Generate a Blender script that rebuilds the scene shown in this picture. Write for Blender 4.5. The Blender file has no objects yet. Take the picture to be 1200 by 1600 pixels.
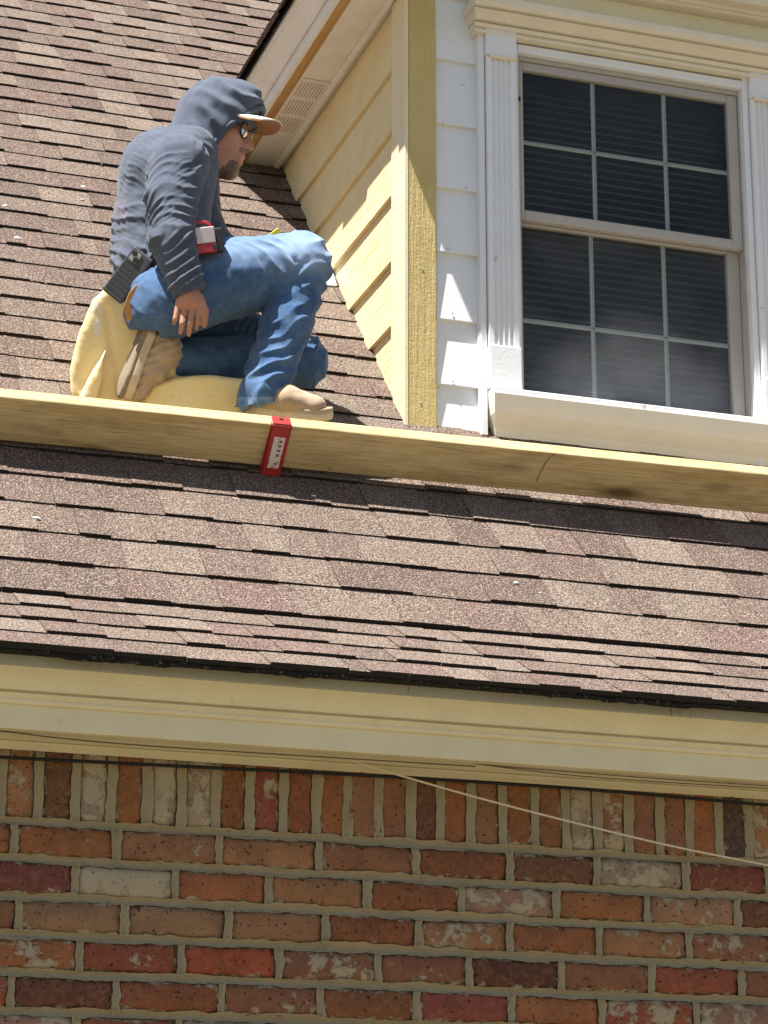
import bpy, bmesh, math, random
import numpy as np
from mathutils import Matrix, Vector
from mathutils.bvhtree import BVHTree
random.seed(7); rng = np.random.default_rng(7)
sc = bpy.context.scene; col = sc.collection

# ------------------------------------------------------------------ camera
FPX, PIT, YAW, ROL = 3808.04, math.radians(17.1265), math.radians(18.419), math.radians(0.1618)
FW = np.array([math.sin(YAW)*math.cos(PIT), math.cos(YAW)*math.cos(PIT), math.sin(PIT)])
_r = np.array([math.cos(YAW), -math.sin(YAW), 0.0]); _u = np.cross(_r, FW)
RT = _r*math.cos(ROL)+_u*math.sin(ROL); UP = _u*math.cos(ROL)-_r*math.sin(ROL)
cam = bpy.data.cameras.new('camera'); cam_o = bpy.data.objects.new('camera', cam); col.objects.link(cam_o)
cam.sensor_fit = 'VERTICAL'; cam.sensor_height = 36; cam.sensor_width = 27; cam.lens = FPX/1600*36
cam.clip_start = .05; cam.clip_end = 3000
cam_o.matrix_world = Matrix(((RT[0], UP[0], -FW[0], 0), (RT[1], UP[1], -FW[1], 0), (RT[2], UP[2], -FW[2], 0), (0, 0, 0, 1)))
sc.camera = cam_o
# ------------------------------------------------------------------ sky, sun, exposure
SUN = Vector((1.0, .40, -2.5)).normalized()          # direction the light travels
w = bpy.data.worlds.new('World'); sc.world = w; w.use_nodes = True
nt = w.node_tree; sky = nt.nodes.new('ShaderNodeTexSky'); sky.sky_type = 'NISHITA'; sky.sun_disc = False
sky.sun_elevation = math.asin(-SUN.z); sky.sun_rotation = math.atan2(-SUN.x, -SUN.y)
nt.links.new(sky.outputs[0], nt.nodes['Background'].inputs[0]); nt.nodes['Background'].inputs[1].default_value = .05
sl = bpy.data.lights.new('sun', 'SUN'); sl.energy = 5.0; sl.angle = math.radians(.53); sl.color = (1, .97, .92)
so = bpy.data.objects.new('sun', sl); col.objects.link(so); so.rotation_euler = SUN.to_track_quat('-Z', 'Y').to_euler(); so.location = (-6, -3, 14)
sc.view_settings.view_transform = 'Standard'; sc.view_settings.look = 'None'; sc.view_settings.gamma = 1
sc.view_settings.exposure = 1.42

# ------------------------------------------------------------------ helpers
def ray(px, py): return FW + RT*(px-600)/FPX + UP*(800-py)/FPX
def at(px, py, ax, val):
    d = ray(px, py); return d*val/d[ax]
YF, XC, YB = 6.2, 2.139, 5.31                        # dormer front, dormer left cheek, brick face
TH = math.radians(45.9); C9, S9 = math.cos(TH), math.sin(TH)
Q0 = np.array([0, 6.2186, 2.294]); RN = np.array([0, -S9, C9]); RS = np.array([0, C9, S9])
def rp(x, s, h=0): return np.array([x, 0, 0])+Q0+RS*s+RN*h
def roofz(y): return Q0[2]+(y-Q0[1])*S9/C9
def roofy(z): return Q0[1]+(z-Q0[2])*C9/S9
def roofhit(px, py, h=0):
    d = ray(px, py); return d*((RN@Q0+h)/(RN@d))
def tag(o, label=None, cat=None, group=None, kind=None):
    if label: o['label'] = label
    if cat: o['category'] = cat
    if group: o['group'] = group
    if kind: o['kind'] = kind
    return o
def empty(name, loc=(0, 0, 0), label=None, cat=None, group=None):
    o = bpy.data.objects.new(name, None); o.location = loc; col.objects.link(o); o.empty_display_size = .1
    return tag(o, label, cat, group)
def link(name, me, parent=None, mw=None):
    o = bpy.data.objects.new(name, me); col.objects.link(o)
    if mw is not None: o.matrix_world = mw
    if parent is not None:
        o.parent = parent; o.matrix_parent_inverse = WI(parent)
    return o
_locs = {}
def WI(p):                                            # all parents are unrotated, so invert their location only
    loc = Vector((0, 0, 0)); q = p
    while q is not None:
        loc = loc+Vector(q.location) if q.type == 'EMPTY' else loc
        q = q.parent if q.type != 'EMPTY' else None
    return Matrix.Translation(-loc)
def mesh(name, V, Fc, m, parent=None, smooth=False, bevel=0, seg=1, mw=None):
    bm = bmesh.new(); vs = [bm.verts.new(tuple(v)) for v in V]
    for f in Fc:
        try: bm.faces.new([vs[i] for i in f])
        except ValueError: pass
    bmesh.ops.recalc_face_normals(bm, faces=bm.faces)
    if bevel:
        bmesh.ops.bevel(bm, geom=[e for e in bm.edges if len(e.link_faces) == 2 and e.calc_face_angle(0) > .35], offset=bevel, segments=seg, affect='EDGES', profile=.5)
    me = bpy.data.meshes.new(name); bm.to_mesh(me); bm.free()
    if smooth: me.polygons.foreach_set('use_smooth', [True]*len(me.polygons))
    if m: me.materials.append(m)
    return link(name, me, parent, mw)
BF = [(0, 1, 3, 2), (4, 6, 7, 5), (0, 4, 5, 1), (2, 3, 7, 6), (0, 2, 6, 4), (1, 5, 7, 3)]
def bv(x0, x1, y0, y1, z0, z1): return [(x, y, z) for x in (x0, x1) for y in (y0, y1) for z in (z0, z1)]
def box(name, x0, x1, y0, y1, z0, z1, m, parent=None, bevel=.002): return mesh(name, bv(x0, x1, y0, y1, z0, z1), BF, m, parent, bevel=bevel)
def obox(o, ax, ay, az):                              # oriented box: corner and three edge vectors
    o, ax, ay, az = map(np.array, (o, ax, ay, az)); return [o+ax*i+ay*j+az*k for i in (0, 1) for j in (0, 1) for k in (0, 1)]
def extr(name, prof, a0, a1, m, parent=None, axis=0, bevel=.0015, smooth=False):
    n = len(prof); V = []
    for a in (a0, a1):
        for p, q in prof: V.append((a, p, q) if axis == 0 else (p, a, q) if axis == 1 else (p, q, a))
    Fc = [tuple(range(n)), tuple(range(2*n-1, n-1, -1))]+[(i, (i+1) % n, n+(i+1) % n, n+i) for i in range(n)]
    return mesh(name, V, Fc, m, parent, bevel=bevel, smooth=smooth)
def tube(name, pts, r, m, parent=None, n=6, closed=False):
    P = [Vector(p) for p in pts]; V = []; Fc = []
    rr = r if hasattr(r, '__len__') else [r]*len(P)
    for i, p in enumerate(P):
        t = (P[min(i+1, len(P)-1)]-P[max(i-1, 0)]); t = t.normalized() if t.length > 1e-9 else Vector((0, 0, 1))
        a = t.cross(Vector((0.13, .2, 1))).normalized(); b = t.cross(a)
        for k in range(n):
            q = 2*math.pi*k/n; V.append(p+(a*math.cos(q)+b*math.sin(q))*rr[i])
    for i in range(len(P)-1):
        for k in range(n): Fc.append((i*n+k, i*n+(k+1) % n, (i+1)*n+(k+1) % n, (i+1)*n+k))
    if not closed: Fc += [tuple(range(n)), tuple(range((len(P)-1)*n, len(P)*n))]
    return mesh(name, V, Fc, m, parent, smooth=True)
def catmull(P, k=8):
    P = [np.array(p, float) for p in P]; P = [2*P[0]-P[1]]+P+[2*P[-1]-P[-2]]; out = []
    for i in range(1, len(P)-2):
        for j in range(k):
            t = j/k; a, b, c, d = P[i-1:i+3]
            out.append(.5*((2*b)+(c-a)*t+(2*a-5*b+4*c-d)*t*t+(3*b-a-3*c+d)*t**3))
    return out+[P[-2]]

# ------------------------------------------------------------------ material kit
class Mt:
    def __init__(s, name, rough=.7, spec=.3, color=(.5, .5, .5)):
        s.m = bpy.data.materials.new(name); s.m.use_nodes = True; s.nt = s.m.node_tree; s.b = s.nt.nodes['Principled BSDF']
        s.b.inputs['Roughness'].default_value = rough; s.b.inputs['Specular IOR Level'].default_value = spec
        s.b.inputs['Base Color'].default_value = (*color, 1); s._co = None; s._tc = None
    def n(s, t, ins=None, **kw):
        nd = s.nt.nodes.new('ShaderNode'+t)
        for k, v in kw.items(): setattr(nd, k, v)
        for k, v in (ins or {}).items(): s.set(nd.inputs[k], v)
        return nd
    def set(s, sock, v):
        if isinstance(v, bpy.types.NodeSocket): s.nt.links.new(v, sock)
        elif isinstance(v, bpy.types.Node): s.nt.links.new(v.outputs[0], sock)
        else:
            if sock.type == 'RGBA' and len(v) == 3: v = (*v, 1)
            sock.default_value = v
    def co(s, scale=(1, 1, 1), rnd=False, kind='Object'):
        tc = s.n('TexCoord').outputs[kind]
        mp = s.n('Mapping', {'Vector': tc, 'Scale': scale})
        if rnd:
            oi = s.n('ObjectInfo'); mu = s.n('Math', {0: oi.outputs['Random'], 1: 97.0}, operation='MULTIPLY')
            return s.n('VectorMath', {0: mp, 1: mu}, operation='ADD').outputs[0]
        return mp.outputs[0]
    def noise(s, v, scale, detail=4, rough=.55, dist=0): return s.n('TexNoise', {'Vector': v, 'Scale': scale, 'Detail': detail, 'Roughness': rough, 'Distortion': dist}).outputs[0]
    def ramp(s, v, stops, interp='LINEAR'):
        r = s.n('ValToRGB', {0: v}); cr = r.color_ramp; cr.interpolation = interp
        while len(cr.elements) < len(stops): cr.elements.new(.5)
        for e, (p, c) in zip(cr.elements, stops): e.position = p; e.color = (*c, 1) if hasattr(c, '__len__') else (c, c, c, 1)
        return r.outputs[0]
    def mix(s, f, a, b, mode='MIX'):
        nd = s.n('Mix', data_type='RGBA', blend_type=mode); s.set(nd.inputs[0], f); s.set(nd.inputs[6], a); s.set(nd.inputs[7], b); return nd.outputs[2]
    def math(s, op, a, b=0.0): return s.n('Math', {0: a, 1: b}, operation=op).outputs[0]
    def base(s, v): s.set(s.b.inputs['Base Color'], v)
    def bump(s, h, strength=.3, dist=.01):
        bn = s.n('Bump', {'Height': h, 'Strength': strength, 'Distance': dist}); s.set(s.b.inputs['Normal'], bn); return s

def paint(name, c, dirt=(.35, .3, .22), amt=.25, grain=0, rough=.55, sc_=1, chips=0):
    M = Mt(name, rough, .35); v = M.co()
    d = M.ramp(M.noise(v, 9*sc_, 6, .65), [(.42, 0), (.75, 1)])
    fine = M.noise(v, 130*sc_, 3, .6)
    b = M.mix(M.math('MULTIPLY', d, amt), c, dirt)
    b = M.mix(M.math('MULTIPLY', fine, .10), b, [x*.6 for x in c])
    spots = M.ramp(M.noise(v, 55*sc_, 2, .5), [(.72, 0), (.78, 1)])
    b = M.mix(M.math('MULTIPLY', spots, .25), b, dirt)
    if chips:
        ch = M.ramp(M.noise(v, 16, 5, .7, .4), [(.66, 0), (.69, 1)]); b = M.mix(M.math('MULTIPLY', ch, chips), b, (.30, .22, .14))
    M.base(b)
    hgt = M.math('ADD', fine, M.noise(v, 25*sc_, 4, .6))
    if grain:
        g = M.noise(M.co(grain), 60, 4, .65, .6); hgt = M.math('ADD', hgt, M.math('MULTIPLY', g, 3.0)); M.bump(hgt, .55, .004)
    else: M.bump(hgt, .22, .003)
    return M.m
WHITE = paint('white_paint', (.76, .78, .80), amt=.10, chips=.5)
WHITE_OLD = paint('aged_white_paint', (.84, .80, .73), amt=.20, chips=.25)
CREAM = paint('cream_paint', (.76, .69, .48), amt=.20)
CREAM2 = paint('cream_trim', (.76, .70, .57), amt=.18)
YELLOW = paint('primed_yellow_siding', (.80, .66, .36), dirt=(.6, .42, .2), amt=.35, grain=(1, .05, 1))
YELLOW2 = paint('rough_sawn_corner', (.60, .47, .19), dirt=(.4, .3, .1), amt=.4, grain=(2.4, 2.4, .10))
PALEY = paint('pale_corner_strip', (.78, .66, .40), dirt=(.8, .75, .6), amt=.5)
SILLP = paint('sill_paint', (.83, .79, .70), amt=.12)
TAUPE = paint('taupe_vinyl', (.42, .39, .36), dirt=(.2, .17, .14), amt=.15, rough=.4)
MUNT = paint('muntin_vinyl', (.50, .51, .50), amt=.1, rough=.4)
_M = Mt('streaked_flashing', .5, .35); _v = _M.co((1, 1, .12)); _st = _M.math('MULTIPLY', _M.ramp(_M.noise(_v, 150, 4, .7), [(.55, 0), (.68, 1)]), _M.ramp(_M.noise(_M.co(), 4.2, 2, .5), [(.58, 0), (.66, .9)]))
_M.base(_M.mix(_st, _M.mix(_M.noise(_M.co(), 20, 5), (.34, .325, .25), (.42, .395, .30)), (.10, .08, .05))); STREAK = _M.m  # greyer base colour imitates weaker bounce light; dark streaks are drip stains

def brickmat():
    M = Mt('old_brick', .93, .15); v = M.co(rnd=True); oi = M.n('ObjectInfo')
    big = M.noise(v, 14, 5, .65); mid = M.noise(v, 60, 5, .7); fine = M.noise(v, 320, 3, .6)
    c = M.mix(M.ramp(big, [(.3, 0), (.7, 1)]), oi.outputs['Color'], M.mix(.55, oi.outputs['Color'], (.10, .05, .035)))
    c = M.mix(M.math('MULTIPLY', M.ramp(mid, [(.45, 0), (.75, 1)]), .5), c, (.42, .20, .11))
    c = M.mix(M.math('MULTIPLY', fine, .35), c, (.09, .045, .03))
    pits = M.ramp(M.noise(v, 110, 2, .5), [(.655, 0), (.70, 1)]); c = M.mix(M.math('MULTIPLY', pits, .85), c, (.03, .02, .016))
    # old mortar left on the face; the amount is the brick's own alpha
    sm = M.math('ADD', M.noise(v, 17, 7, .72, .4), M.math('MULTIPLY', M.math('SUBTRACT', oi.outputs['Alpha'], .42), .52))
    smr = M.ramp(sm, [(.57, 0), (.62, 1)])
    sc2 = M.mix(M.noise(v, 45, 4, .6), (.44, .36, .22), (.38, .33, .25))
    ge = M.n('TexCoord').outputs['Generated']; sx = M.n('SeparateXYZ', {0: ge})
    def edge(o_, L): return M.math('MULTIPLY', M.math('SUBTRACT', .5, M.math('ABSOLUTE', M.math('SUBTRACT', o_, .5))), L)
    ed = M.math('MINIMUM', edge(sx.outputs[0], .2155), edge(sx.outputs[2], .0665))
    edn = M.math('SUBTRACT', ed, M.math('MULTIPLY', M.math('SUBTRACT', M.noise(v, 34, 6, .75, .6), .47), .060))
    er = M.ramp(edn, [(.0005, 1), (.0022, 0)])
    smr = M.math('MAXIMUM', smr, er)
    c = M.mix(M.math('MULTIPLY', smr, .88), c, sc2); M.base(c)
    h = M.math('ADD', M.math('MULTIPLY', mid, 1.2), M.math('ADD', M.math('MULTIPLY', smr, .5), M.math('MULTIPLY', pits, -1.0)))
    M.bump(M.math('ADD', h, M.math('MULTIPLY', fine, .5)), .75, .004); return M.m
BRICK = brickmat()
def mortarmat():
    M = Mt('mortar', .95, .1); v = M.co()
    c = M.mix(M.noise(v, 12, 5, .6), (.31, .26, .17), (.48, .39, .235)); c = M.mix(M.math('MULTIPLY', M.noise(v, 260, 3), .4), c, (.2, .17, .12)); M.base(c)
    M.bump(M.math('ADD', M.noise(v, 90, 5, .7), M.noise(v, 350, 2)), .6, .004); return M.m
MORTAR = mortarmat()
def shinglemat():
    M = Mt('asphalt_shingle', .96, .12); v = M.co(kind='Generated') if False else M.n('NewGeometry').outputs['Position']
    oi = M.n('ObjectInfo'); a = M.n('Attribute', attribute_name='tone')
    base = M.mix(a.outputs['Alpha'], oi.outputs['Color'], a.outputs['Color'])
    g = M.noise(v, 240, 2, .65); g2 = M.noise(v, 120, 3, .7); bl = M.noise(v, 5.5, 4, .6); st = M.noise(v, 26, 3, .6)
    c = M.mix(M.ramp(bl, [(.3, 0), (.72, .75)]), base, M.mix(.5, base, (.185, .145, .115)))
    c = M.mix(M.math('MULTIPLY', M.ramp(st, [(.45, 0), (.8, 1)]), .4), c, (.085, .058, .048))
    c = M.mix(M.ramp(g, [(.40, .85), (.52, 0)]), c, (.038, .026, .022))
    c = M.mix(M.ramp(g, [(.55, 0), (.68, .8)]), c, (.46, .375, .30))
    c = M.mix(M.math('MULTIPLY', M.ramp(g2, [(.5, 0), (.72, 1)]), .35), c, (.30, .24, .19))
    M.base(c); M.bump(M.math('ADD', g, M.math('MULTIPLY', g2, .8)), .8, .003); return M.m
SHING = shinglemat()
ASPH = Mt('cut_asphalt_edge', .85, .2, (.022, .018, .016)).m
FELT = Mt('torn_felt', .9, .25, (.018, .017, .016)); _v = FELT.co()
FELT.base(FELT.mix(FELT.ramp(FELT.noise(_v, 120, 5, .8), [(.58, 0), (.66, 1)]), (.016, .015, .014), (.38, .36, .33))); FELT.bump(FELT.noise(_v, 90, 5, .8), .9, .01); FELT = FELT.m
def woodmat(name, c1, c2, dark, axis=(1, 18, 18), stain=.5, knots=True, sc_=1):
    M = Mt(name, .75, .2); v = M.co(axis); v0 = M.co()
    ring = M.n('TexWave', {'Vector': v, 'Scale': 1.1*sc_, 'Distortion': 9, 'Detail': 4, 'Detail Scale': .8, 'Detail Roughness': .6}, wave_type='BANDS', bands_direction='Z').outputs['Fac']
    gr = M.noise(v, 9*sc_, 6, .7, .4)
    c = M.mix(ring, c1, c2); c = M.mix(M.math('MULTIPLY', M.ramp(gr, [(.45, 0), (.66, 1)]), .62), c, dark)
    if knots:
        kn = M.n('TexVoronoi', {'Vector': M.co((2.2, 6.5, 6.5)), 'Scale': 1.0, 'Randomness': 1}).outputs['Distance']
        c = M.mix(M.math('MULTIPLY', M.ramp(kn, [(.07, 1), (.19, 0)]), .85), c, (.07, .035, .015))
        bl = M.ramp(M.noise(M.co((1.6, 5, 5)), 2.6, 5, .7), [(.48, 0), (.72, 1)]); c = M.mix(M.math('MULTIPLY', bl, stain), c, (.20, .13, .05))
        sp = M.ramp(M.noise(M.co((14, 40, 40)), 1.0, 4, .75, 1), [(.68, 0), (.74, 1)]); c = M.mix(M.math('MULTIPLY', sp, .7), c, (.05, .035, .02))
    M.base(c); M.bump(M.math('ADD', gr, M.noise(v0, 200, 2)), .3, .002); return M.m
PINE = woodmat('treated_pine', (.64, .53, .30), (.54, .42, .205), (.30, .20, .08), axis=(1, 24, 24))
RAWW = woodmat('raw_cedar_strip', (.58, .36, .16), (.50, .29, .11), (.35, .17, .06), axis=(14, 1, 14), knots=False)
def simple(name, c, rough=.5, spec=.4, metal=0, var=.25, scale=60, bump=.15, bd=.002):
    M = Mt(name, rough, spec, c); v = M.co(); n1 = M.noise(v, scale, 4, .65)
    M.base(M.mix(M.math('MULTIPLY', M.ramp(n1, [(.4, 0), (.75, 1)]), var), c, [x*.45 for x in c])); M.b.inputs['Metallic'].default_value = metal
    if bump: M.bump(n1, bump, bd)
    return M.m
def redmat():
    M = Mt('worn_red_paint', .42, .45); v = M.co(); n1 = M.noise(v, 40, 5, .7)
    c = M.mix(M.ramp(n1, [(.4, 0), (.7, 1)]), (.42, .035, .035), (.28, .02, .022)); c = M.mix(M.ramp(M.noise(v, 70, 5, .75), [(.68, 0), (.72, .9)]), c, (.3, .2, .16)); M.base(c); M.bump(n1, .2, .002); return M.m
RED = redmat()
STICK = Mt('worn_sticker', .5, .3); _v = STICK.co(); STICK.base(STICK.mix(STICK.ramp(STICK.noise(_v, 65, 5, .8), [(.56, 0), (.59, 1)]), (.68, .64, .60), (.36, .05, .05))); STICK = STICK.m
INK = simple('faded_ink', (.16, .15, .15), .6)
BLACK = simple('black_rubber', (.012, .012, .013), .45, .4)
DARKS = simple('dark_slot', (.42, .34, .25), .9)
GALV = simple('painted_flashing', (.62, .68, .72), .35, .5, .3)
LEAD = simple('dark_interior', (.02, .022, .022), .9)

def cloth(name, base, light, rough=.95, weave=900, amt=.5, bump=.35, sheen=.15):
    M = Mt(name, rough, .1); v = M.n('NewGeometry').outputs['Position']
    n1 = M.noise(v, 14, 5, .65); n2 = M.noise(v, weave*.35, 2, .6); n3 = M.noise(v, 60, 4, .65)
    c = M.mix(M.math('MULTIPLY', M.ramp(n1, [(.35, 0), (.75, 1)]), amt), base, light)
    c = M.mix(M.math('MULTIPLY', M.ramp(n3, [(.5, 0), (.75, 1)]), amt*.4), c, light)
    c = M.mix(M.math('MULTIPLY', n2, .5), c, [x*.55 for x in base])
    a = M.n('Attribute', attribute_name='mark'); c = M.mix(a.outputs['Alpha'], c, a.outputs['Color'])
    M.base(c); M.b.inputs['Sheen Weight'].default_value = sheen; M.b.inputs['Sheen Roughness'].default_value = .5
    M.bump(M.math('ADD', n2, n3), bump, .003); return M.m
HOODIE = cloth('navy_knit', (.075, .090, .125), (.155, .178, .225))
DENIM = cloth('blue_denim', (.040, .094, .205), (.15, .25, .40), weave=1400, amt=.75)
THREAD = simple('pale_thread', (.38, .44, .50), .9, bump=0)
GOLDT = simple('denim_thread', (.24, .33, .46), .9, bump=0)
def skinmat():
    M = Mt('skin', .5, .35); v = M.n('NewGeometry').outputs['Position']; n1 = M.noise(v, 30, 4, .6); n2 = M.noise(v, 240, 3, .6)
    c = M.mix(n1, (.40, .19, .115), (.52, .27, .175)); c = M.mix(M.math('MULTIPLY', n2, .3), c, (.30, .12, .08))
    a = M.n('Attribute', attribute_name='mark'); c = M.mix(a.outputs['Alpha'], c, a.outputs['Color']); M.base(c)
    M.b.inputs['Subsurface Weight'].default_value = .08; M.b.inputs['Subsurface Radius'].default_value = (.02, .008, .004); M.b.inputs['Subsurface Scale'].default_value = .3
    M.bump(n2, .2, .002); return M.m
SKIN = skinmat()
SUEDE = cloth('tan_suede', (.40, .29, .19), (.52, .40, .28), amt=.8, weave=700)
SOLE = simple('shoe_sole', (.54, .44, .32), .8, .2, var=.4, scale=30)
SOLED = simple('shoe_outsole', (.24, .19, .13), .85, .2, var=.4, scale=30)
LEATHER = simple('orange_leather', (.50, .24, .07), .6, .3, var=.6, scale=35, bump=.4)
def foammat():
    M = Mt('yellow_foam', .95, .1); v = M.n('NewGeometry').outputs['Position']; n1 = M.noise(v, 6, 5, .6); n2 = M.noise(v, 70, 4, .7)
    c = M.mix(M.ramp(n1, [(.3, 0), (.7, 1)]), (.77, .58, .25), (.76, .65, .38)); c = M.mix(M.math('MULTIPLY', M.ramp(n2, [(.55, 0), (.75, 1)]), .4), c, (.60, .34, .08))
    a = M.n('Attribute', attribute_name='mark'); c = M.mix(a.outputs['Alpha'], c, a.outputs['Color'])
    M.base(c); M.b.inputs['Subsurface Weight'].default_value = .05; M.bump(n2, .4, .004); return M.m
FOAM = foammat()

# ------------------------------------------------------------------ ground (below the frame; it bounces light up under the eaves)
def groundmat():
    M = Mt('dry_lawn', .95, .1); v = M.co(); c = M.mix(M.noise(v, 1.3, 6, .6), (.13, .105, .068), (.10, .086, .055)); c = M.mix(M.math('MULTIPLY', M.noise(v, 60, 4), .4), c, (.24, .20, .12)); M.base(c); M.bump(M.noise(v, 40, 4), .5, .02); return M.m
g = mesh('ground', [(-900, -900, -1.55), (900, -900, -1.55), (900, 900, -1.55), (-900, 900, -1.55)], [(0, 1, 2, 3)], groundmat()); tag(g, kind='structure')

# ------------------------------------------------------------------ brick wall
wall = empty('brick_wall', (2.0, YB, -1.55), 'old multicoloured brick wall with a soldier course under the eave', 'wall')
PAL = dict(O=(.36, .135, .05), o=(.40, .19, .085), D=(.27, .095, .038), B=(.15, .072, .036), T=(.38, .22, .12), M=(.31, .15, .078), m=(.27, .115, .06),
           R=(.30, .08, .04), C=(.26, .066, .045), X=(.115, .045, .03), K=(.055, .048, .045), W=(.44, .35, .24), V=(.44, .095, .04), P=(.38, .22, .14), Q=(.19, .055, .052))
def brickmesh(L, H, seed):                              # L along local x, H local z, front at -y
    r = random.Random(seed); nx, nz = 12, 5; V = []; Fc = []
    for j in range(nz+1):
        for i in range(nx+1):
            x = -L/2+L*i/nx; z = -H/2+H*j/nz; e = 0
            ex = min(i, nx-i); ez = min(j, nz-j); y = -.004*r.random()**2
            if ex == 0: x += r.uniform(-.0035, .003)
            if ez == 0: z += r.uniform(-.003, .0025)
            if ex == 0 or ez == 0: y = .004+.004*r.random()
            elif ex == 1 or ez == 1: y = .0005+(.002 if r.random() < .3 else 0)*r.random()
            if (ex == 0 and ez == 0): y = .010; x *= .985; z *= .95
            V.append((x, y, z))
    n0 = (nx+1)*(nz+1)
    for j in range(nz):
        for i in range(nx): a = j*(nx+1)+i; Fc.append((a, a+1, a+nx+2, a+nx+1))
    ring = [i for i in range(nx+1)]+[j*(nx+1)+nx for j in range(1, nz+1)]+[nz*(nx+1)+i for i in range(nx-1, -1, -1)]+[j*(nx+1) for j in range(nz-1, 0, -1)]
    b0 = len(V)
    for k in ring: V.append((V[k][0], .03, V[k][2]))
    for k in range(len(ring)): Fc.append((ring[k], b0+k, b0+(k+1) % len(ring), ring[(k+1) % len(ring)]))
    me = bpy.data.meshes.new('brick'); me.from_pydata(V, [], Fc); me.update(); me.materials.append(BRICK)
    me.polygons.foreach_set('use_smooth', [True]*len(me.polygons)); me.shade_smooth() if hasattr(me, 'shade_smooth') else None
    return me
BM = [brickmesh(1, 1, k) for k in range(0)]
def brick(xc, zc, L, H, c, smear, k, rot=False):
    key = (rot, k % 5)
    if key not in _bm: _bm[key] = brickmesh(.2155, .0665, 11+k % 5+(50 if rot else 0))
    me = _bm[key]; o = bpy.data.objects.new('brick', me); col.objects.link(o); o.parent = wall
    sx, sz = (L/.2155, H/.0665); fl = (k//5) % 2
    o.location = Vector((xc, YB+random.uniform(-.0015, .002), zc))-Vector(wall.location)
    o.rotation_euler = (0, (math.pi/2 if rot else 0)+random.uniform(-.006, .006)+(math.pi if fl else 0), 0); o.scale = (sx, 1, sz)
    cc = PAL[c]; j = random.uniform(.98, 1.3); o.color = (cc[0]*j, cc[1]*j*random.uniform(.93, 1.07), cc[2]*j, smear)
_bm = {}
CZ = .0823; ZS = .929                                  # course height, top bed under the soldiers
ZTOP = 1.10
rows = [([22, 182, 343, 500, 650, 797, 933, 1072, 1200], 'O.2 O.35 M.35 o.3 m.3 D.15 B.05 W.62 C.45 M.3'),
        ([118, 275, 421, 574, 722, 870, 1012, 1152], 'Q.2 W.75 O.15 o.12 D.1 P.6 O.25 T.5 B.45'),
        ([30, 196, 357, 510, 655, 798, 937, 1077, 1208], 'M.2 T.1 T.08 M.15 D.3 o.5 O.1 o.45 m.5 O.3'),
        ([125, 283, 436, 592, 733, 878, 1018, 1160], 'O.55 R.35 V.15 m.55 m.45 X.1 m.25 R.2 m.2'),
        ([18, 182, 347, 502, 652, 800, 942, 1090], 'R.5 X.1 D.15 m.4 D.25 C.3 O.2 R.55 P.6'),
        ([120, 280, 436, 590, 735, 878, 1018, 1160], 'P.6 R.3 W.5 m.5 P.5 O.2 W.5 R.5 m.3')]
kb = 0; heads = []
for r_i in range(9):
    zt = ZS-.0083-r_i*CZ; zc = zt-(CZ-.0165)/2; zm = zc
    if r_i < len(rows):
        px, codes = rows[r_i]; xs = []
        yimg = 1325+r_i*58
        for p in px: xs.append(at(p, yimg+.045*(p-300), 1, YB)[0])
        codes = [(t[0], float(t[1:])) for t in codes.split()]
    else:
        xs = [1.06+.23*i+(.115 if r_i % 2 else 0) for i in range(7)]; codes = [(random.choice('OoDTMmRX'), random.random()*.6) for _ in range(8)]
    k0 = 0
    while xs[0] > -.6: xs.insert(0, xs[0]-.23); codes.insert(0, (random.choice('OoDTMmRB'), random.random()*.6))
    while xs[-1] < 4.3: xs.append(xs[-1]+.23); codes.append((random.choice('OoDTMmRB'), random.random()*.6))
    for i in range(len(xs)-1):
        c, s_ = codes[i+1]; kb += 1; L = xs[i+1]-xs[i]-.0145
        brick((xs[i]+xs[i+1])/2, zc, L, CZ-.0165, c, s_, kb)
    heads += [(x, zc) for x in xs]
sp = [31, 91, 148, 202, 257, 313, 364, 416, 470, 520, 568, 616, 666, 712, 761, 812, 861, 910, 959, 1008, 1056, 1101, 1148, 1192]
scod = 'o.5 B.15 W.72 O.45 W.75 W.62 D.2 C.45 D.3 O.2 M.35 m.2 B.25 O.2 M.3 O.15 m.3 W.6 o.6 M.3 m.25 O.2 K.1 o.6'.split()
sx_ = [at(p, 1245+.06*(p-300), 1, YB)[0] for p in sp]; scl = [(t[0], float(t[1:])) for t in scod]
while sx_[0] > -.5: sx_.insert(0, sx_[0]-.081); scl.insert(0, (random.choice('OoDTMmRB'), random.random()*.6))
while sx_[-1] < 4.2: sx_.append(sx_[-1]+.079); scl.append((random.choice('OoDTMmRB'), random.random()*.6))
for i, x in enumerate(sx_):
    kb += 1; c, s_ = scl[i]; wd = random.uniform(.057, .064)
    brick(x, ZS+.0075+.098, .196, wd, c, s_, kb, rot=True)
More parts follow.
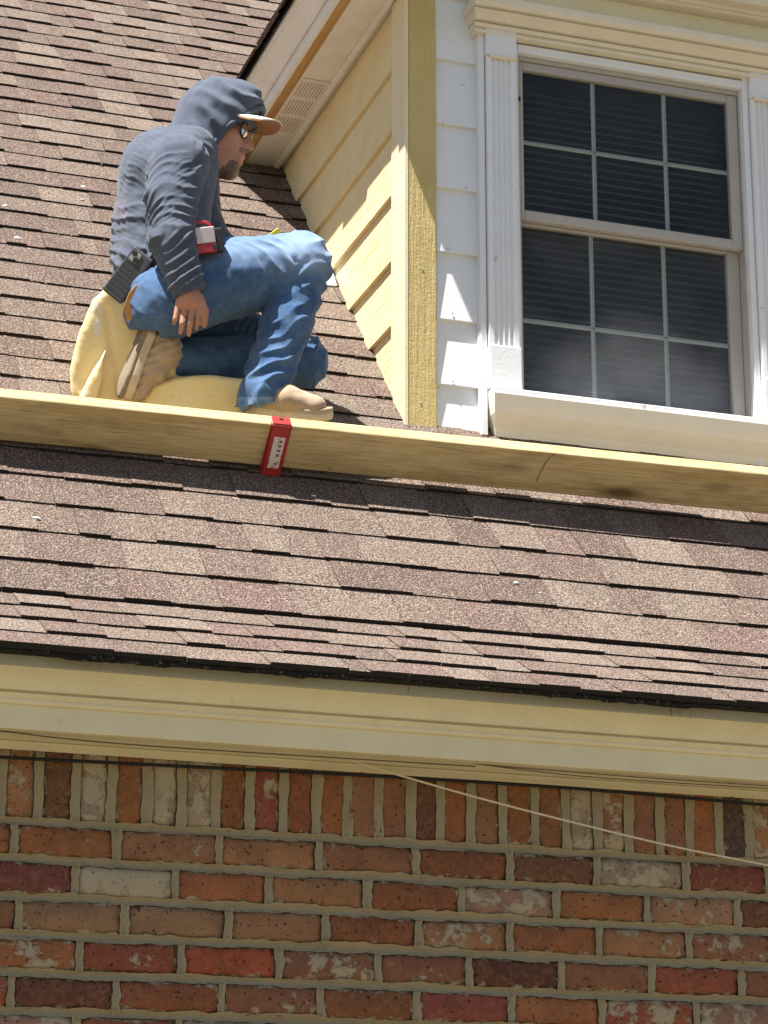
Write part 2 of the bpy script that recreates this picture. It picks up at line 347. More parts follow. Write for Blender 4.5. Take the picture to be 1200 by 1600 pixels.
# mortar: tooled concave bed joints and head joints in front of a backing wall
V = []; Fc = []
def joint(p0, p1, q, half, dep=.012):
    b = len(V); n = 6; K = 420 if q == 'h' else 8 if abs(p1[1]-p0[1]) < .1 else 20; e0 = e1 = 0
    for i in range(K+1):
        t = i/K; cx = p0[0]+(p1[0]-p0[0])*t; cz = p0[1]+(p1[1]-p0[1])*t; wob = random.uniform(-.0008, .0008)
        e0 = .75*e0+random.uniform(-.0017, .0017); e1 = .75*e1+random.uniform(-.0017, .0017)      # ragged feather edges over the bricks
        for k in range(n+1):
            o_ = (k/n*2-1); y = YB-.0012+dep*(1-o_*o_)+random.uniform(-.0007, .0007)
            u = o_*(half+.0015)+wob+(max(e0, -.001)*-1.5 if k == 0 else max(e1, -.001)*1.5 if k == n else 0)
            if k in (0, n): y = YB+.0028-1.6*max(0, e0 if k == 0 else e1)
            V.append((cx, y, cz+u) if q == 'h' else (cx+u, y, cz))
    for i in range(K):
        for k in range(n): a = b+i*(n+1)+k; Fc.append((a, a+1, a+n+2, a+n+1))
for r_i in range(10): joint((-.7, ZS-r_i*CZ), (4.4, ZS-r_i*CZ), 'h', .0080)
for x, zc in heads: joint((x, zc-.036), (x, zc+.036), 'v', .0073, .009)
for i in range(len(sx_)-1): xm = (sx_[i]+sx_[i+1])/2; joint((xm, ZS+.004), (xm, ZTOP+.12), 'v', .010, .009)
mo = mesh('mortar', V, Fc, MORTAR, wall, smooth=True)
box('backing', -3, 7, YB+.016, YB+.25, -1.55, 1.28, MORTAR, wall, 0)

# ------------------------------------------------------------------ eave cornice along the wall
eave = empty('eave_cornice', (2.0, 5.2, 1.1), 'cream painted eave cornice above the brick wall', 'cornice')
YS = 5.15; X0, X1 = -3, 7
extr('soffit_board', [(YS+.012, 1.104), (YB+.03, 1.104), (YB+.03, 1.122), (YS+.012, 1.122)], X0, X1, CREAM, eave)
extr('bed_moulding', [(YB-.022, 1.103), (YB-.001, 1.085), (YB-.001, 1.103)], X0, X1, CREAM, eave, bevel=.002)
extr('fascia_board', [(YS, 1.100), (YS+.0115, 1.100), (YS+.02, 1.25), (YS, 1.25)], X0, X1, CREAM, eave, bevel=.0025)
extr('crown_moulding', [(YS-.0005, 1.153), (YS-.009, 1.1535), (YS-.013, 1.160), (YS-.011, 1.166), (YS-.020, 1.1715), (YS-.022, 1.1745), (YS-.013, 1.1755), (YS-.013, 1.1795), (YS-.028, 1.1805), (YS-.033, 1.189), (YS-.043, 1.200), (YS-.060, 1.211), (YS-.078, 1.2185), (YS-.078, 1.248), (YS-.0005, 1.25)], X0, X1, CREAM, eave, bevel=.001)
xj = at(1049, 1105, 1, YS-.085)[0]
for a, b in ((X0, at(-300, 1000, 1, YS-.08)[0]), (at(-300, 1000, 1, YS-.08)[0]+.002, xj-.0008), (xj+.0008, X1)):
    extr('edge_flashing', [(YS-.0845, 1.2205), (YS-.081, 1.219), (YS-.0790, 1.2205), (YS-.0790, 1.262), (YS-.0845, 1.262)], a, b, STREAK, eave, bevel=.0006)

# ------------------------------------------------------------------ shingle roof
roof = empty('shingle_roof', (2.0, 5.03, 1.26), 'brown asphalt shingle roof slope between the brick eave and the dormer', 'roof')
SB = -1.154; KA = math.radians(28.7); KL = .445
KB = rp(0, SB); KD = np.array([0, math.cos(KA), math.sin(KA)]); KN = np.array([0, -math.sin(KA), math.cos(KA)])
deck = [(x, *p[1:]) for x in (-3, 7.5) for p in (KB-KD*(KL-.03)-KN*.004, KB-RN*.004, rp(0, 4.4, -.004), rp(0, 4.4, -.15), KB-RN*.15, KB-KD*(KL-.10)-KN*.012)]
mesh('roof_deck', deck, [(0, 1, 2, 3, 4, 5), (11, 10, 9, 8, 7, 6)]+[(i, (i+1) % 6, 6+(i+1) % 6, 6+i) for i in range(6)], SHING and FELT, roof)
SPAL = [(.128, .084, .068), (.156, .112, .089), (.108, .070, .059), (.186, .142, .112), (.134, .082, .070), (.170, .124, .098), (.116, .080, .065), (.200, .154, .122)]
def shinglemesh(seed, t):
    r = random.Random(seed); n = 7; V = []; Fc = []; off = 0
    for i in range(n+1):
        x = i/n; off = .7*off+r.uniform(-.0016, .0016)
        sl = .02*(x-.5) if 0 else 0
        V += [(x, off, t), (x, off, -.003), (x, 1.0, .0015)]
    for i in range(n):
        a = 3*i; Fc += [(a, a+3, a+5, a+2), (a+1, a+4, a+3, a)]
    Fc += [(0, 2, 1), (3*n, 3*n+1, 3*n+2)]
    me = bpy.data.meshes.new('shingle'); me.from_pydata(V, [], Fc); me.update(); me.materials.append(SHING); me.materials.append(ASPH)
    for f in me.polygons: f.material_index = 1 if abs(f.normal.y) > .9 else 0
    a = me.color_attributes.new('tone', 'FLOAT_COLOR', 'POINT'); a.data.foreach_set('color', [0.0]*4*len(V)); return me
SM = {(k, t): shinglemesh(k*3+t, (.0080, .0122)[t]) for k in range(6) for t in (0, 1)}
sh_list = []                                            # (visible size, origin, axes, mesh key, colour)
def course(o, sd, nd, s_bot, ln, xa, xb, ph, side):
    x = xa-random.random()*.2; t = random.randint(0, 1)
    while x < xb:
        wd = random.uniform(.10, .20) if t else random.uniform(.08, .21)
        if random.random() < .22: wd *= .6
        p = o+sd*s_bot+np.array([x, 0, 0]); c = random.choice(SPAL); j = random.uniform(.88, 1.12)
        lift = random.uniform(0, .0016); p = p+sd*random.uniform(-.0032, .0032)
        key = (random.randint(0, 5), t)
        sh_list.append((p, wd-.0012, ln, sd, nd, lift, key, tuple(v*j for v in c), side)); x += wd
        t = 1-t if random.random() < .82 else t
cs = -1.15
for k in range(7): course(Q0, RS, RN, SB+.02+k*.143, .185, -1.6, 5.4, k, 'low')
n_up = 33; s0 = SB+.02+7*.143
for k in range(n_up): course(Q0, RS, RN, s0+k*.1315, .172, -1.6, 5.4 if s0+k*.1315 < .0 else 2.9, k, 'up')
for k in range(4): course(KB, KD, KN, -KL-.012+k*.118, .165, -1.6, 5.4, k, 'kick')
def vis(e):
    p = e[0]+np.array([e[1]/2, 0, 0])+e[3]*.06; d = p@FW
    px, py = 600+FPX*(p@RT)/d, 800-FPX*(p@UP)/d
    if not (-60 < px < 1260 and -40 < py < 1150): return 0
    if 108 < px < 520 and 120 < py < 640 and px > 108+(640-py)*.12 and py > 230: return 0     # behind the seated man
    a = e[1]*abs((e[4]@p)/np.linalg.norm(p))/d**2
    return a
order = sorted(range(len(sh_list)), key=lambda i: -vis(sh_list[i]))
single = set(order[:298])
VV = []; FF = []; CC = []; FM = []
for i, (p, wd, ln, sd, nd, lift, key, c, side) in enumerate(sh_list):
    me = SM[key]
    if i in single:
        o = bpy.data.objects.new('shingle', me); col.objects.link(o); o.parent = roof
        q = p+nd*lift-np.array(roof.location)
        o.matrix_basis = Matrix(((wd, sd[0]*1, nd[0], q[0]), (0, sd[1]*ln, nd[1], q[1]), (0, sd[2]*ln, nd[2], q[2]), (0, 0, 0, 1)))
        # local y carries length, jitter in y is scaled back in the mesh by the same factor
        o.color = (*c, 1)
    else:
        b = len(VV); vs = np.array([v.co[:] for v in me.vertices])
        W = p+nd*lift+np.outer(vs[:, 0]*wd, (1, 0, 0))+np.outer(vs[:, 1]*ln, sd)+np.outer(vs[:, 2], nd)
        VV += [tuple(v) for v in W]; FF += [tuple(b+k for k in f.vertices) for f in me.polygons]; FM += [f.material_index for f in me.polygons]; CC += [(*c, 1)]*len(W)
me = bpy.data.meshes.new('remaining_shingles'); me.from_pydata(VV, [], FF); me.update(); me.materials.append(SHING); me.materials.append(ASPH); me.polygons.foreach_set('material_index', FM)
a = me.color_attributes.new('tone', 'FLOAT_COLOR', 'POINT'); a.data.foreach_set('color', [q for c in CC for q in c])
o = link('remaining_shingles', me, roof); o['kind'] = 'stuff'
# torn felt and starter strip hanging at the drip edge
V = []; Fc = []; NX = 420; off = 0
for i in range(NX+1):
    x = -1.2+6.2*i/NX; off = .86*off+random.uniform(-.0035, .0035); lw = math.sin(x*2.9+1.3)+math.sin(x*6.1+.4)+math.sin(x*13.7); dr = min(.011, max(.0002, (.003+.0045*lw)+off*1.1+(.006 if random.random() < .05 else 0)))
    e = KB-KD*(KL+.010); e2 = KB-KD*(KL-.05)
    fr = .004+random.uniform(-.003, .003)
    V += [(x, e2[1], e2[2]-.002), (x, e[1]+fr, e[2]-.0015), (x, e[1]+fr-.002, e[2]-.004-dr*.6), (x, e[1]+fr+.006, e[2]-.006-dr), (x, e[1]+.05, e[2]-.004)]
for i in range(NX):
    for k in range(4): a_ = 5*i+k; Fc.append((a_, a_+1, a_+6, a_+5))
mesh('torn_edge_felt', V, Fc, FELT, roof)
# droppings and plaster crumbs
CR = simple('pale_crumb', (.75, .73, .72), .9)
for px, py, r in ((807, 911, .006), (845, 926, .004), (28, 373, .010), (10, 322, .009), (131, 292, .007), (128, 312, .005), (57, 810, .007), (490, 775, .005)):
    p = roofhit(px, py, .010); bm = bmesh.new(); bmesh.ops.create_icosphere(bm, subdivisions=2, radius=r)
    for v_ in bm.verts: v_.co *= random.uniform(.7, 1.2); v_.co = v_.co@Matrix.Identity(3); 
    me = bpy.data.meshes.new('crumb'); bm.to_mesh(me); bm.free(); me.materials.append(CR)
    o = link('crumb', me, roof); o.location = Vector(p)-Vector(roof.location); o.matrix_parent_inverse = Matrix(); o.scale = (1.5, .6, .6)
V = []; Fc = []
for _ in range(420):
    x_ = random.uniform(.3, 2.6); s_ = abs(random.gauss(0, 1.1))-.1; p = rp(x_, s_, .0115); r = random.uniform(.0012, .0038); a0_ = random.uniform(0, 6.3); b = len(V)
    for k_ in range(4): q = a0_+k_*1.571; V.append(p+np.array([math.cos(q)*r*1.6, 0, 0])+RS*math.sin(q)*r*.7)
    V.append(p+RN*.002); Fc += [(b+k_, b+(k_+1) % 4, b+4) for k_ in range(4)]
o = mesh('wood_chip_debris', V, Fc, simple('wood_chip', (.62, .46, .28), .9), roof); o['kind'] = 'stuff'
st = at(308, 1022, 1, YS-.09); tube('dangling_felt_strand', [st+np.array([random.uniform(-.004, .004), 0, -k*.006]) for k in range(6)], [.0025, .003, .002, .003, .003, .0015], FELT, roof)

# ------------------------------------------------------------------ dormer
dor = empty('dormer', (2.86, YF, 2.3), 'dormer with yellow side siding, white front siding and painted eaves', 'dormer')
XR = 3.585; ZSO = 3.682
# front siding boards: each lapped board tilts out at its lower edge
fz = [2.277, 2.419, 2.621, 2.833, 3.038, 3.246, 3.459, 3.67, 3.88, 4.09]
def lapboard_front(x0, x1, zb, zt, m):
    yb, yt = YF+.006, YF+.022
    return mesh('siding_board', [(x0, yb, zb), (x1, yb, zb), (x1, yt, zt), (x0, yt, zt), (x0, yb+.016, zb), (x1, yb+.016, zb), (x1, yt+.016, zt), (x0, yt+.016, zt)],
                [(0, 1, 2, 3), (7, 6, 5, 4), (0, 4, 5, 1), (1, 5, 6, 2), (2, 6, 7, 3), (3, 7, 4, 0)], m, dor, bevel=.0012)
for i in range(len(fz)-1):
    lapboard_front(2.2265, 2.372, fz[i], fz[i+1]+.012, WHITE); lapboard_front(3.352, 3.498, fz[i], fz[i+1]+.012, WHITE)
cut = roofz(YF)
box('corner_board', XC, 2.224, YF, YF+.022, cut-.03, 4.1, YELLOW2, dor, .002)
box('corner_board', 3.5, XR, YF, YF+.022, cut-.03, 4.1, YELLOW2, dor, .002)
box('front_sheathing', 2.2, 3.55, YF+.042, YF+.06, 2.2, 2.4, LEAD, dor, 0)
box('front_sheathing', 2.2, 2.5, YF+.042, YF+.06, 2.4, 4.3, LEAD, dor, 0)
box('front_sheathing', 3.25, 3.55, YF+.042, YF+.06, 2.4, 4.3, LEAD, dor, 0)
box('front_sheathing', 2.5, 3.25, YF+.042, YF+.06, 3.52, 4.3, LEAD, dor, 0)
# cheek corner strip and siding boards cut on the roof line
yc = at(618, 400, 0, XC)[1]
mesh('corner_strip', [(XC-.014, YF-.0015, roofz(YF)-.04), (XC-.014, yc, roofz(yc)-.04), (XC-.014, yc, ZSO-.002), (XC-.014, YF-.0015, ZSO-.002)]+[(XC-.0015, YF-.0015, roofz(YF)-.04), (XC-.0015, yc, roofz(yc)-.04), (XC-.0015, yc, ZSO-.002), (XC-.0015, YF-.0015, ZSO-.002)],
     [(0, 1, 2, 3), (7, 6, 5, 4), (0, 4, 5, 1), (1, 5, 6, 2), (2, 6, 7, 3), (3, 7, 4, 0)], PALEY, dor, bevel=.0015)
cz = [at(617.5, 511, 0, XC)[2], at(618, 410, 0, XC)[2], at(618, 307.5, 0, XC)[2], at(616, 209, 0, XC)[2], at(619, 110, 0, XC)[2]]
czs = [2.30]+cz+[ZSO-.004]
for i in range(len(czs)-1):
    zb, zt = czs[i], min(czs[i+1]+.012, ZSO-.003); xo, xi = XC-.017, XC-.003
    lapt = (zt-zb)
    def X(z): return xo+(xi-xo)*(z-zb)/lapt
    zb_ = max(zb, roofz(yc+.001)-.02)
    pts = [(yc+.001, zb_), (max(roofy(zb_)+.02, yc+.002), zb_), (roofy(zt)+.02, zt), (yc+.001, zt)]
    V = [(X(z), y, z) for y, z in pts]+[(X(z)+.013, y, z) for y, z in pts]
    mesh('siding_board', V, [(0, 1, 2, 3), (7, 6, 5, 4), (0, 4, 5, 1), (1, 5, 6, 2), (2, 6, 7, 3), (3, 7, 4, 0)], YELLOW, dor, bevel=.001)
mesh('cheek_sheathing', [(XC+.012, YF+.02, 2.2), (XC+.012, 8.2, 4.25), (XC+.012, YF+.02, 4.25)], [(0, 1, 2)], LEAD, dor)
mesh('cheek_sheathing', [(XR-.012, YF+.02, 2.2), (XR-.012, 8.2, 4.25), (XR-.012, YF+.02, 4.25)], [(0, 1, 2)], YELLOW, dor)
NAIL = simple('painted_nail', (.55, .55, .54), .5)
for px_, py_, yy in ((707, 490, YF+.005), (708, 596, YF+.005), (700, 388, YF+.005), (728, 293, YF+.005), (657, 4, YF-.001), (657, 628, YF-.001), (660, 420, YF-.001)):
    c_ = at(px_, py_, 1, yy); n_ = 8; mesh('nail_head', [c_+np.array([.0035*math.cos(q), -.0012*k_, .0035*math.sin(q)]) for k_ in (0, 1) for q in np.linspace(0, 6.283, n_+1)[:-1]], [tuple(range(n_)), tuple(range(n_, 2*n_))]+[(i, (i+1) % n_, n_+(i+1) % n_, n_+i) for i in range(n_)], NAIL, dor)
# flashing at the foot of the cheek
f0 = roofhit(512, 446, .010); f1 = roofhit(526, 446, .010); f2 = roofhit(520, 424, .014); f3 = roofhit(508, 424, .014)
mesh('step_flashing', [f0-np.array([.03, 0, 0]), f1, f2, f3-np.array([.03, 0, 0])]+[p-RN*.004 for p in (f0-np.array([.03, 0, 0]), f1, f2, f3-np.array([.03, 0, 0]))], BF and [(0, 1, 2, 3), (7, 6, 5, 4), (0, 4, 5, 1), (1, 5, 6, 2), (2, 6, 7, 3), (3, 7, 4, 0)], GALV, dor)
# left eave
YE = YF-.205; YK = 7.62
extr('soffit_board', [(2.0005, ZSO), (2.1385, ZSO), (2.1385, ZSO+.012), (2.0005, ZSO+.012)], YE, YK, WHITE_OLD, dor, axis=1, bevel=.001)
extr('soffit_trim', [(2.102, ZSO-.009), (2.1215, ZSO-.012), (2.1215, ZSO-.0005), (2.102, ZSO-.0005)], YF-.02, YK, WHITE_OLD, dor, axis=1, bevel=.003)
extr('raw_wood_strip', [(1.9665, ZSO-.008), (1.9995, ZSO-.002), (1.9995, ZSO+.02), (1.9665, ZSO+.02)], YE, YK+.05, RAWW, dor, axis=1, bevel=.0015)
extr('fascia_board', [(1.951, ZSO-.004), (1.966, ZSO-.009), (1.966, ZSO+.12), (1.951, ZSO+.12)], YE-.005, YK+.08, WHITE_OLD, dor, axis=1, bevel=.002)
extr('crown_moulding', [(1.9505, 3.718), (1.944, 3.716), (1.938, 3.724), (1.932, 3.738), (1.918, 3.750), (1.905, 3.764), (1.903, 3.776), (1.894, 3.778), (1.894, 3.803), (1.9505, 3.803)], YE-.01, YK+.12, WHITE_OLD, dor, axis=1, bevel=.001)
ve0, ve1 = at(470, 128, 2, ZSO), at(437, 208, 2, ZSO)
vx0 = 2.022; vent = empty('soffit_vent', (2.05, 6.9, ZSO)); vent.parent = dor; vent.matrix_parent_inverse = Matrix.Translation(-Vector(dor.location))
yv0, yv1 = at(500, 128, 2, ZSO)[1], at(448, 208, 2, ZSO)[1]
for rr_ in range(3):
    ya = yv0+(yv1-yv0)*rr_/3+.015; yb_ = yv0+(yv1-yv0)*(rr_+1)/3-.012
    for k in range(8):
        xx = 2.014+k*.0105; o = box('slot', xx, xx+.0026, ya, yb_, ZSO-.0012, ZSO-.0002, DARKS, None, 0); o.parent = vent; o.matrix_parent_inverse = Matrix.Translation(-Vector((2.05, 6.9, ZSO)))
box('soffit_joint', 2.008, 2.10, yv0-.012, yv0-.009, ZSO-.0008, ZSO-.0002, DARKS, dor, 0)
# dormer gable roof with shingled edges
ED = (1.880, 3.812); AP = (2.862, 3.812+.982); XE2 = 2*2.862-1.88
for (xa, za), (xb, zb) in (((ED[0]+.006, ED[1]), AP), (AP, (XE2-.006, ED[1]))):
    y1a, y1b = roofy(za)+.05, roofy(zb)+.05
    mesh('roof_deck', [(xa, YE, za-.012), (xb, YE, zb-.012), (xb, y1b, zb-.012), (xa, y1a, za-.012), (xa, YE, za-.02), (xb, YE, zb-.02), (xb, y1b, zb-.02), (xa, y1a, za-.02)], [(0, 1, 2, 3), (7, 6, 5, 4), (0, 4, 5, 1), (1, 5, 6, 2), (2, 6, 7, 3), (3, 7, 4, 0)], FELT, dor)
V = []; Fc = []; CC = []
dsd = np.array([1, 0, 1])/math.sqrt(2); dnd = np.array([-1, 0, 1])/math.sqrt(2)
for side in (0, 1):
    for k in range(10):
        y = YE-.01
        while y < 8.7:
            wd = random.uniform(.12, .28); t = random.choice((.005, .012)); jag = random.uniform(-.016, .012) if k == 0 else 0
            pts = []
            for yy in (y, min(y+wd, roofy(ED[1]+k*.098)+.1)):
                for s_, h in ((k*.138-.012+jag, t), (k*.138-.012+jag, -.003), (k*.138+.165, .002)):
                    q = np.array([ED[0], yy, ED[1]])+dsd*s_+dnd*(h+.002)
                    if side: q[0] = 2*2.862-q[0]
                    pts.append(tuple(q))
            if y < roofy(ED[1]+k*.098)+.1:
                b = len(V); V += pts; Fc += [(b, b+3, b+5, b+2), (b+1, b+4, b+3, b), (b, b+2, b+1), (b+3, b+4, b+5)]; c = random.choice(SPAL); CC += [(*c, 1)]*6
            y += wd
me = bpy.data.meshes.new('dormer_shingles'); me.from_pydata(V, [], Fc); me.update(); me.materials.append(SHING)
a = me.color_attributes.new('tone', 'FLOAT_COLOR', 'POINT'); a.data.foreach_set('color', [q for c in CC for q in c]); o = link('dormer_shingles', me, dor); o['kind'] = 'stuff'
mesh('gable_panel', [(1.96, YF+.03, 3.80), (XE2-.08, YF+.03, 3.80), (2.862, YF+.03, 4.73), (1.96, YF+.05, 3.80), (XE2-.08, YF+.05, 3.80), (2.862, YF+.05, 4.73)], [(0, 1, 2), (5, 4, 3), (0, 3, 4, 1), (1, 4, 5, 2), (2, 5, 3, 0)], WHITE, dor)
extr('soffit_board', [(XR+.0005, ZSO), (XE2-.1, ZSO), (XE2-.1, ZSO+.012), (XR+.0005, ZSO+.012)], YE, YK, WHITE_OLD, dor, axis=1, bevel=.001)
extr('fascia_board', [(XE2-.1, ZSO-.008), (XE2-.07, ZSO-.004), (XE2-.07, ZSO+.12), (XE2-.1, ZSO+.12)], YE, YK, WHITE_OLD, dor, axis=1, bevel=.001)

# ------------------------------------------------------------------ window surround (pilasters, head, sill) and window
def pilaster(x0, x1):
    p = empty('pilaster', (x0, YF-.02, 2.4)); p.parent = dor; p.matrix_parent_inverse = Matrix.Translation(-Vector(dor.location))
    yb = YF+.03; yf = YF-.030; n = 4; wd = x1-x0; prof = [(x0, yb), (x0, yf)]
    ed = .014; fw = (wd-2*ed)/n
    for k in range(n):
        a = x0+ed+k*fw; prof += [(a+.002, yf), (a+.005, yf+.007), (a+fw-.005, yf+.007), (a+fw-.002, yf)]
    prof += [(x1, yf), (x1, yb)]
    def ch(o): o.parent = p; o.matrix_parent_inverse = Matrix.Translation(-Vector((x0, YF-.02, 2.4))); return o
    ch(extr('fluted_shaft', prof, 2.545, 3.475, WHITE, None, axis=2, bevel=.0008))
    ch(box('cap_block', x0-.002, x1+.002, yf-.006, yb, 3.4765, 3.575, WHITE, None, .002))
    ch(extr('cap_lip', [(x0+.006, yf-.012), (x1+.001, yf-.012), (x1+.001, yf+.005), (x0+.006, yf+.005)], 3.4685, 3.476, CREAM2, None, axis=2, bevel=.002))
    ch(box('plinth', x0-.002, x1+.004, yf-.007, yb, 2.408, 2.5440, WHITE, None, .003))
    ch(box('side_return', x0-.022, x0-.0025, yf+.012, yb, 2.27, 3.56, WHITE, None, .002))
PX0, PX1 = 2.376, 2.470
pilaster(PX0, PX1); pilaster(3.256, 3.350)
hx0, hx1 = 2.352, 3.375
def mould(name, prof, m, x0=hx0, x1=hx1, bevel=.0012, proj=1.0):   # profile moulding with returned ends
    # prof: (projection from YF, z); ends return by the projection
    V = []; n = len(prof)
    for sgn, xx in ((-1, x0), (1, x1)):
        for q, z in prof: V.append((xx+sgn*q*proj, YF-q, z))
    b = len(V)
    for sgn, xx in ((-1, x0), (1, x1)):
        for q, z in prof: V.append((xx+sgn*q*proj, YF+.03, z))
    Fc = []
    for i in range(n-1):
        Fc += [(i, i+1, n+i+1, n+i), (b+i, b+i+1, i+1, i), (n+i, n+i+1, b+n+i+1, b+n+i)]
    Fc += [(0, n, b+n, b), (n-1, b+n-1, b+2*n-1, 2*n-1)]
    return mesh(name, V, Fc, m, dor, bevel=0)
mould('head_moulding', [(.030, 3.5455), (.038, 3.546), (.040, 3.553), (.032, 3.5545), (.032, 3.561), (.040, 3.563), (.046, 3.570), (.046, 3.5735), (.036, 3.575), (.036, 3.579), (.052, 3.581), (.064, 3.592), (.078, 3.603), (.070, 3.6045), (.070, 3.609), (.084, 3.611), (.092, 3.622), (.094, 3.640), (.03, 3.642)], CREAM2, proj=.38)
mould('frieze_board', [(.024, 3.6425), (.024, 3.735)], CREAM, proj=0, x0=2.362, x1=3.365)
mould('cornice_moulding', [(.024, 3.7355), (.050, 3.736), (.060, 3.739), (.062, 3.745), (.070, 3.748), (.076, 3.756), (.112, 3.757), (.114, 3.80), (.120, 3.803), (.150, 3.822), (.185, 3.838), (.220, 3.846), (.225, 3.862), (.02, 3.88)], CREAM2, proj=.38)
# window
win = empty('window', (2.86, YF, 2.41), 'taupe framed twelve-light sash window in the white dormer front', 'window')
WX0, WX1, WZ0, WZ1 = 2.484, 3.242, 2.410, 3.512
def wb(n, x0, x1, y0, y1, z0, z1, m, bevel=.002, par=None): return box(n, x0, x1, y0, y1, z0, z1, m, par or win, bevel)
wb('brick_mould', WX0-.0135, WX0-.0005, YF-.014, YF+.05, WZ0, WZ1+.028, WHITE); wb('brick_mould', WX1+.0005, WX1+.0135, YF-.014, YF+.05, WZ0, WZ1+.028, WHITE)
wb('brick_mould', WX0, WX1, YF-.014, YF+.05, WZ1+.0005, WZ1+.028, WHITE)
fr = .012
for a in ((WX0, WX0+fr, WZ0, WZ1), (WX1-fr, WX1, WZ0, WZ1), (WX0+fr, WX1-fr, WZ1-fr*1.2, WZ1), (WX0+fr, WX1-fr, WZ0, WZ0+.010)): wb('frame', a[0], a[1], YF+.006, YF+.075, a[2], a[3], TAUPE, .0015)
ZM = 2.975
GLASS = Mt('window_glass', .03, .5)
def glassmat(dust, haze_arc=0):
    M = Mt('dusty_hazed_glass', .05, .5); nt_ = M.nt
    tr = M.n('BsdfTransparent', {'Color': (.90, .92, .91, 1)}); gl = M.n('BsdfGlossy', {'Color': (.75, .8, .85, 1), 'Roughness': .02}); df = M.n('BsdfDiffuse', {'Color': (.75, .75, .8, 1)})
    fz_ = M.n('Fresnel', {'IOR': 1.45}); m1 = M.n('MixShader'); M.set(m1.inputs[0], M.math('MULTIPLY', fz_.outputs[0], .22)); nt_.links.new(tr.outputs[0], m1.inputs[1]); nt_.links.new(gl.outputs[0], m1.inputs[2])
    v = M.co(); f = M.ramp(M.noise(v, 3.4, 5, .6, .8), [(.36, dust*.45), (.66, dust)]); f2 = M.ramp(M.noise(v, 75, 4, .7), [(.70, 0), (.76, .12)])
    fd = M.math('ADD', f, f2)
    if haze_arc:
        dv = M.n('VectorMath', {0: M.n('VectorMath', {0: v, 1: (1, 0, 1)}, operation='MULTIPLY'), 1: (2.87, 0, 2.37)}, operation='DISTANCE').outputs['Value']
        fd = M.math('ADD', fd, M.math('MULTIPLY', M.ramp(M.math('ADD', dv, M.math('MULTIPLY', M.noise(v, 5, 5, .6, .6), .16)), [(.08, 0), (.24, 1), (.34, .7), (.46, 0)]), M.math('MULTIPLY', M.noise(v, 9, 5, .7), haze_arc)))  # pale arc painted into the pane as sunlit haze and reflection
    m2 = M.n('MixShader'); M.set(m2.inputs[0], fd); nt_.links.new(m1.outputs[0], m2.inputs[1]); nt_.links.new(df.outputs[0], m2.inputs[2])
    nt_.links.new(m2.outputs[0], nt_.nodes['Material Output'].inputs['Surface']); return M.m
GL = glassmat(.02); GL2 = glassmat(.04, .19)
def sash(x0, x1, z0, z1, yf, st, top, bot, mx, mz, GL=None):
    s = empty('sash', (x0, yf, z0)); s.parent = win; s.matrix_parent_inverse = Matrix.Translation(-Vector(win.location)); inv = Matrix.Translation(-Vector((x0, yf, z0)))
    def ch(o): o.parent = s; o.matrix_parent_inverse = inv; return o
    ch(box('stile', x0, x0+st[0], yf, yf+.024, z0, z1, TAUPE, None, .002)); ch(box('stile', x1-st[1], x1, yf, yf+.024, z0, z1, TAUPE, None, .002))
    ch(box('rail', x0+st[0], x1-st[1], yf+.0003, yf+.024, z1-top, z1, TAUPE, None, .002)); ch(box('rail', x0+st[0], x1-st[1], yf+.0003, yf+.024, z0, z0+bot, TAUPE, None, .002))
    gx0, gx1, gz0, gz1 = x0+st[0], x1-st[1], z0+bot, z1-top; hw = .0065
    xs = [gx0]+mx+[gx1]; zs = [gz0, mz, gz1]
    for x in mx: ch(box('muntin', x-hw, x+hw, yf+.0165, yf+.0225, gz0, gz1, MUNT, None, .001))
    for i in range(3):
        a = xs[i]+(hw if i else 0); b = xs[i+1]-(hw if i < 2 else 0)
        ch(box('muntin', a, b, yf+.0168, yf+.0222, mz-hw, mz+hw, MUNT, None, .001))
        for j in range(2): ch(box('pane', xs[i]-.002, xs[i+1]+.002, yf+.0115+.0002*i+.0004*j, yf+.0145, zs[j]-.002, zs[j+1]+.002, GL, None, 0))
mx = [at(927, 200, 1, YF+.03)[0], at(1038, 200, 1, YF+.03)[0]]
sash(WX0+fr+.001, WX1-fr-.001, ZM+.001, WZ1-fr*1.2-.001, YF+.012, (.012, .034), .026, .030, mx, 3.236, GL)
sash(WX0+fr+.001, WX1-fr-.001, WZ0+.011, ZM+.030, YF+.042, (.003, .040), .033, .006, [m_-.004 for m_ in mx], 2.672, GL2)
wb('sash_latch', WX0+.002, WX0+.013, YF+.001, YF+.010, 3.358, 3.372, BLACK, .001)
BL = simple('blind_slat', (.075, .085, .075), .6, .3)
bl = empty('blind', (2.86, YF+.13, 2.42)); bl.parent = win; bl.matrix_parent_inverse = Matrix.Translation(-Vector(win.location))
slm = None
for k in range(45):
    z = 2.425+k*.0245
    if slm is None:
        o = extr('slat', [(-.012, -.0085), (0, .003), (.012, .0095), (.012, .0103), (0, .0038), (-.012, -.0077)], -.37, .37, BL, None, 0, 0); slm = o.data
    else: o = bpy.data.objects.new('slat', slm); col.objects.link(o)
    o.parent = bl; o.location = (0, 0, z-2.42); o.rotation_euler = (random.uniform(-.06, .06), random.uniform(-.002, .002), 0)
box('room_backdrop', 2.4, 3.33, YF+.16, YF+.18, 2.3, 3.6, LEAD, win, 0)
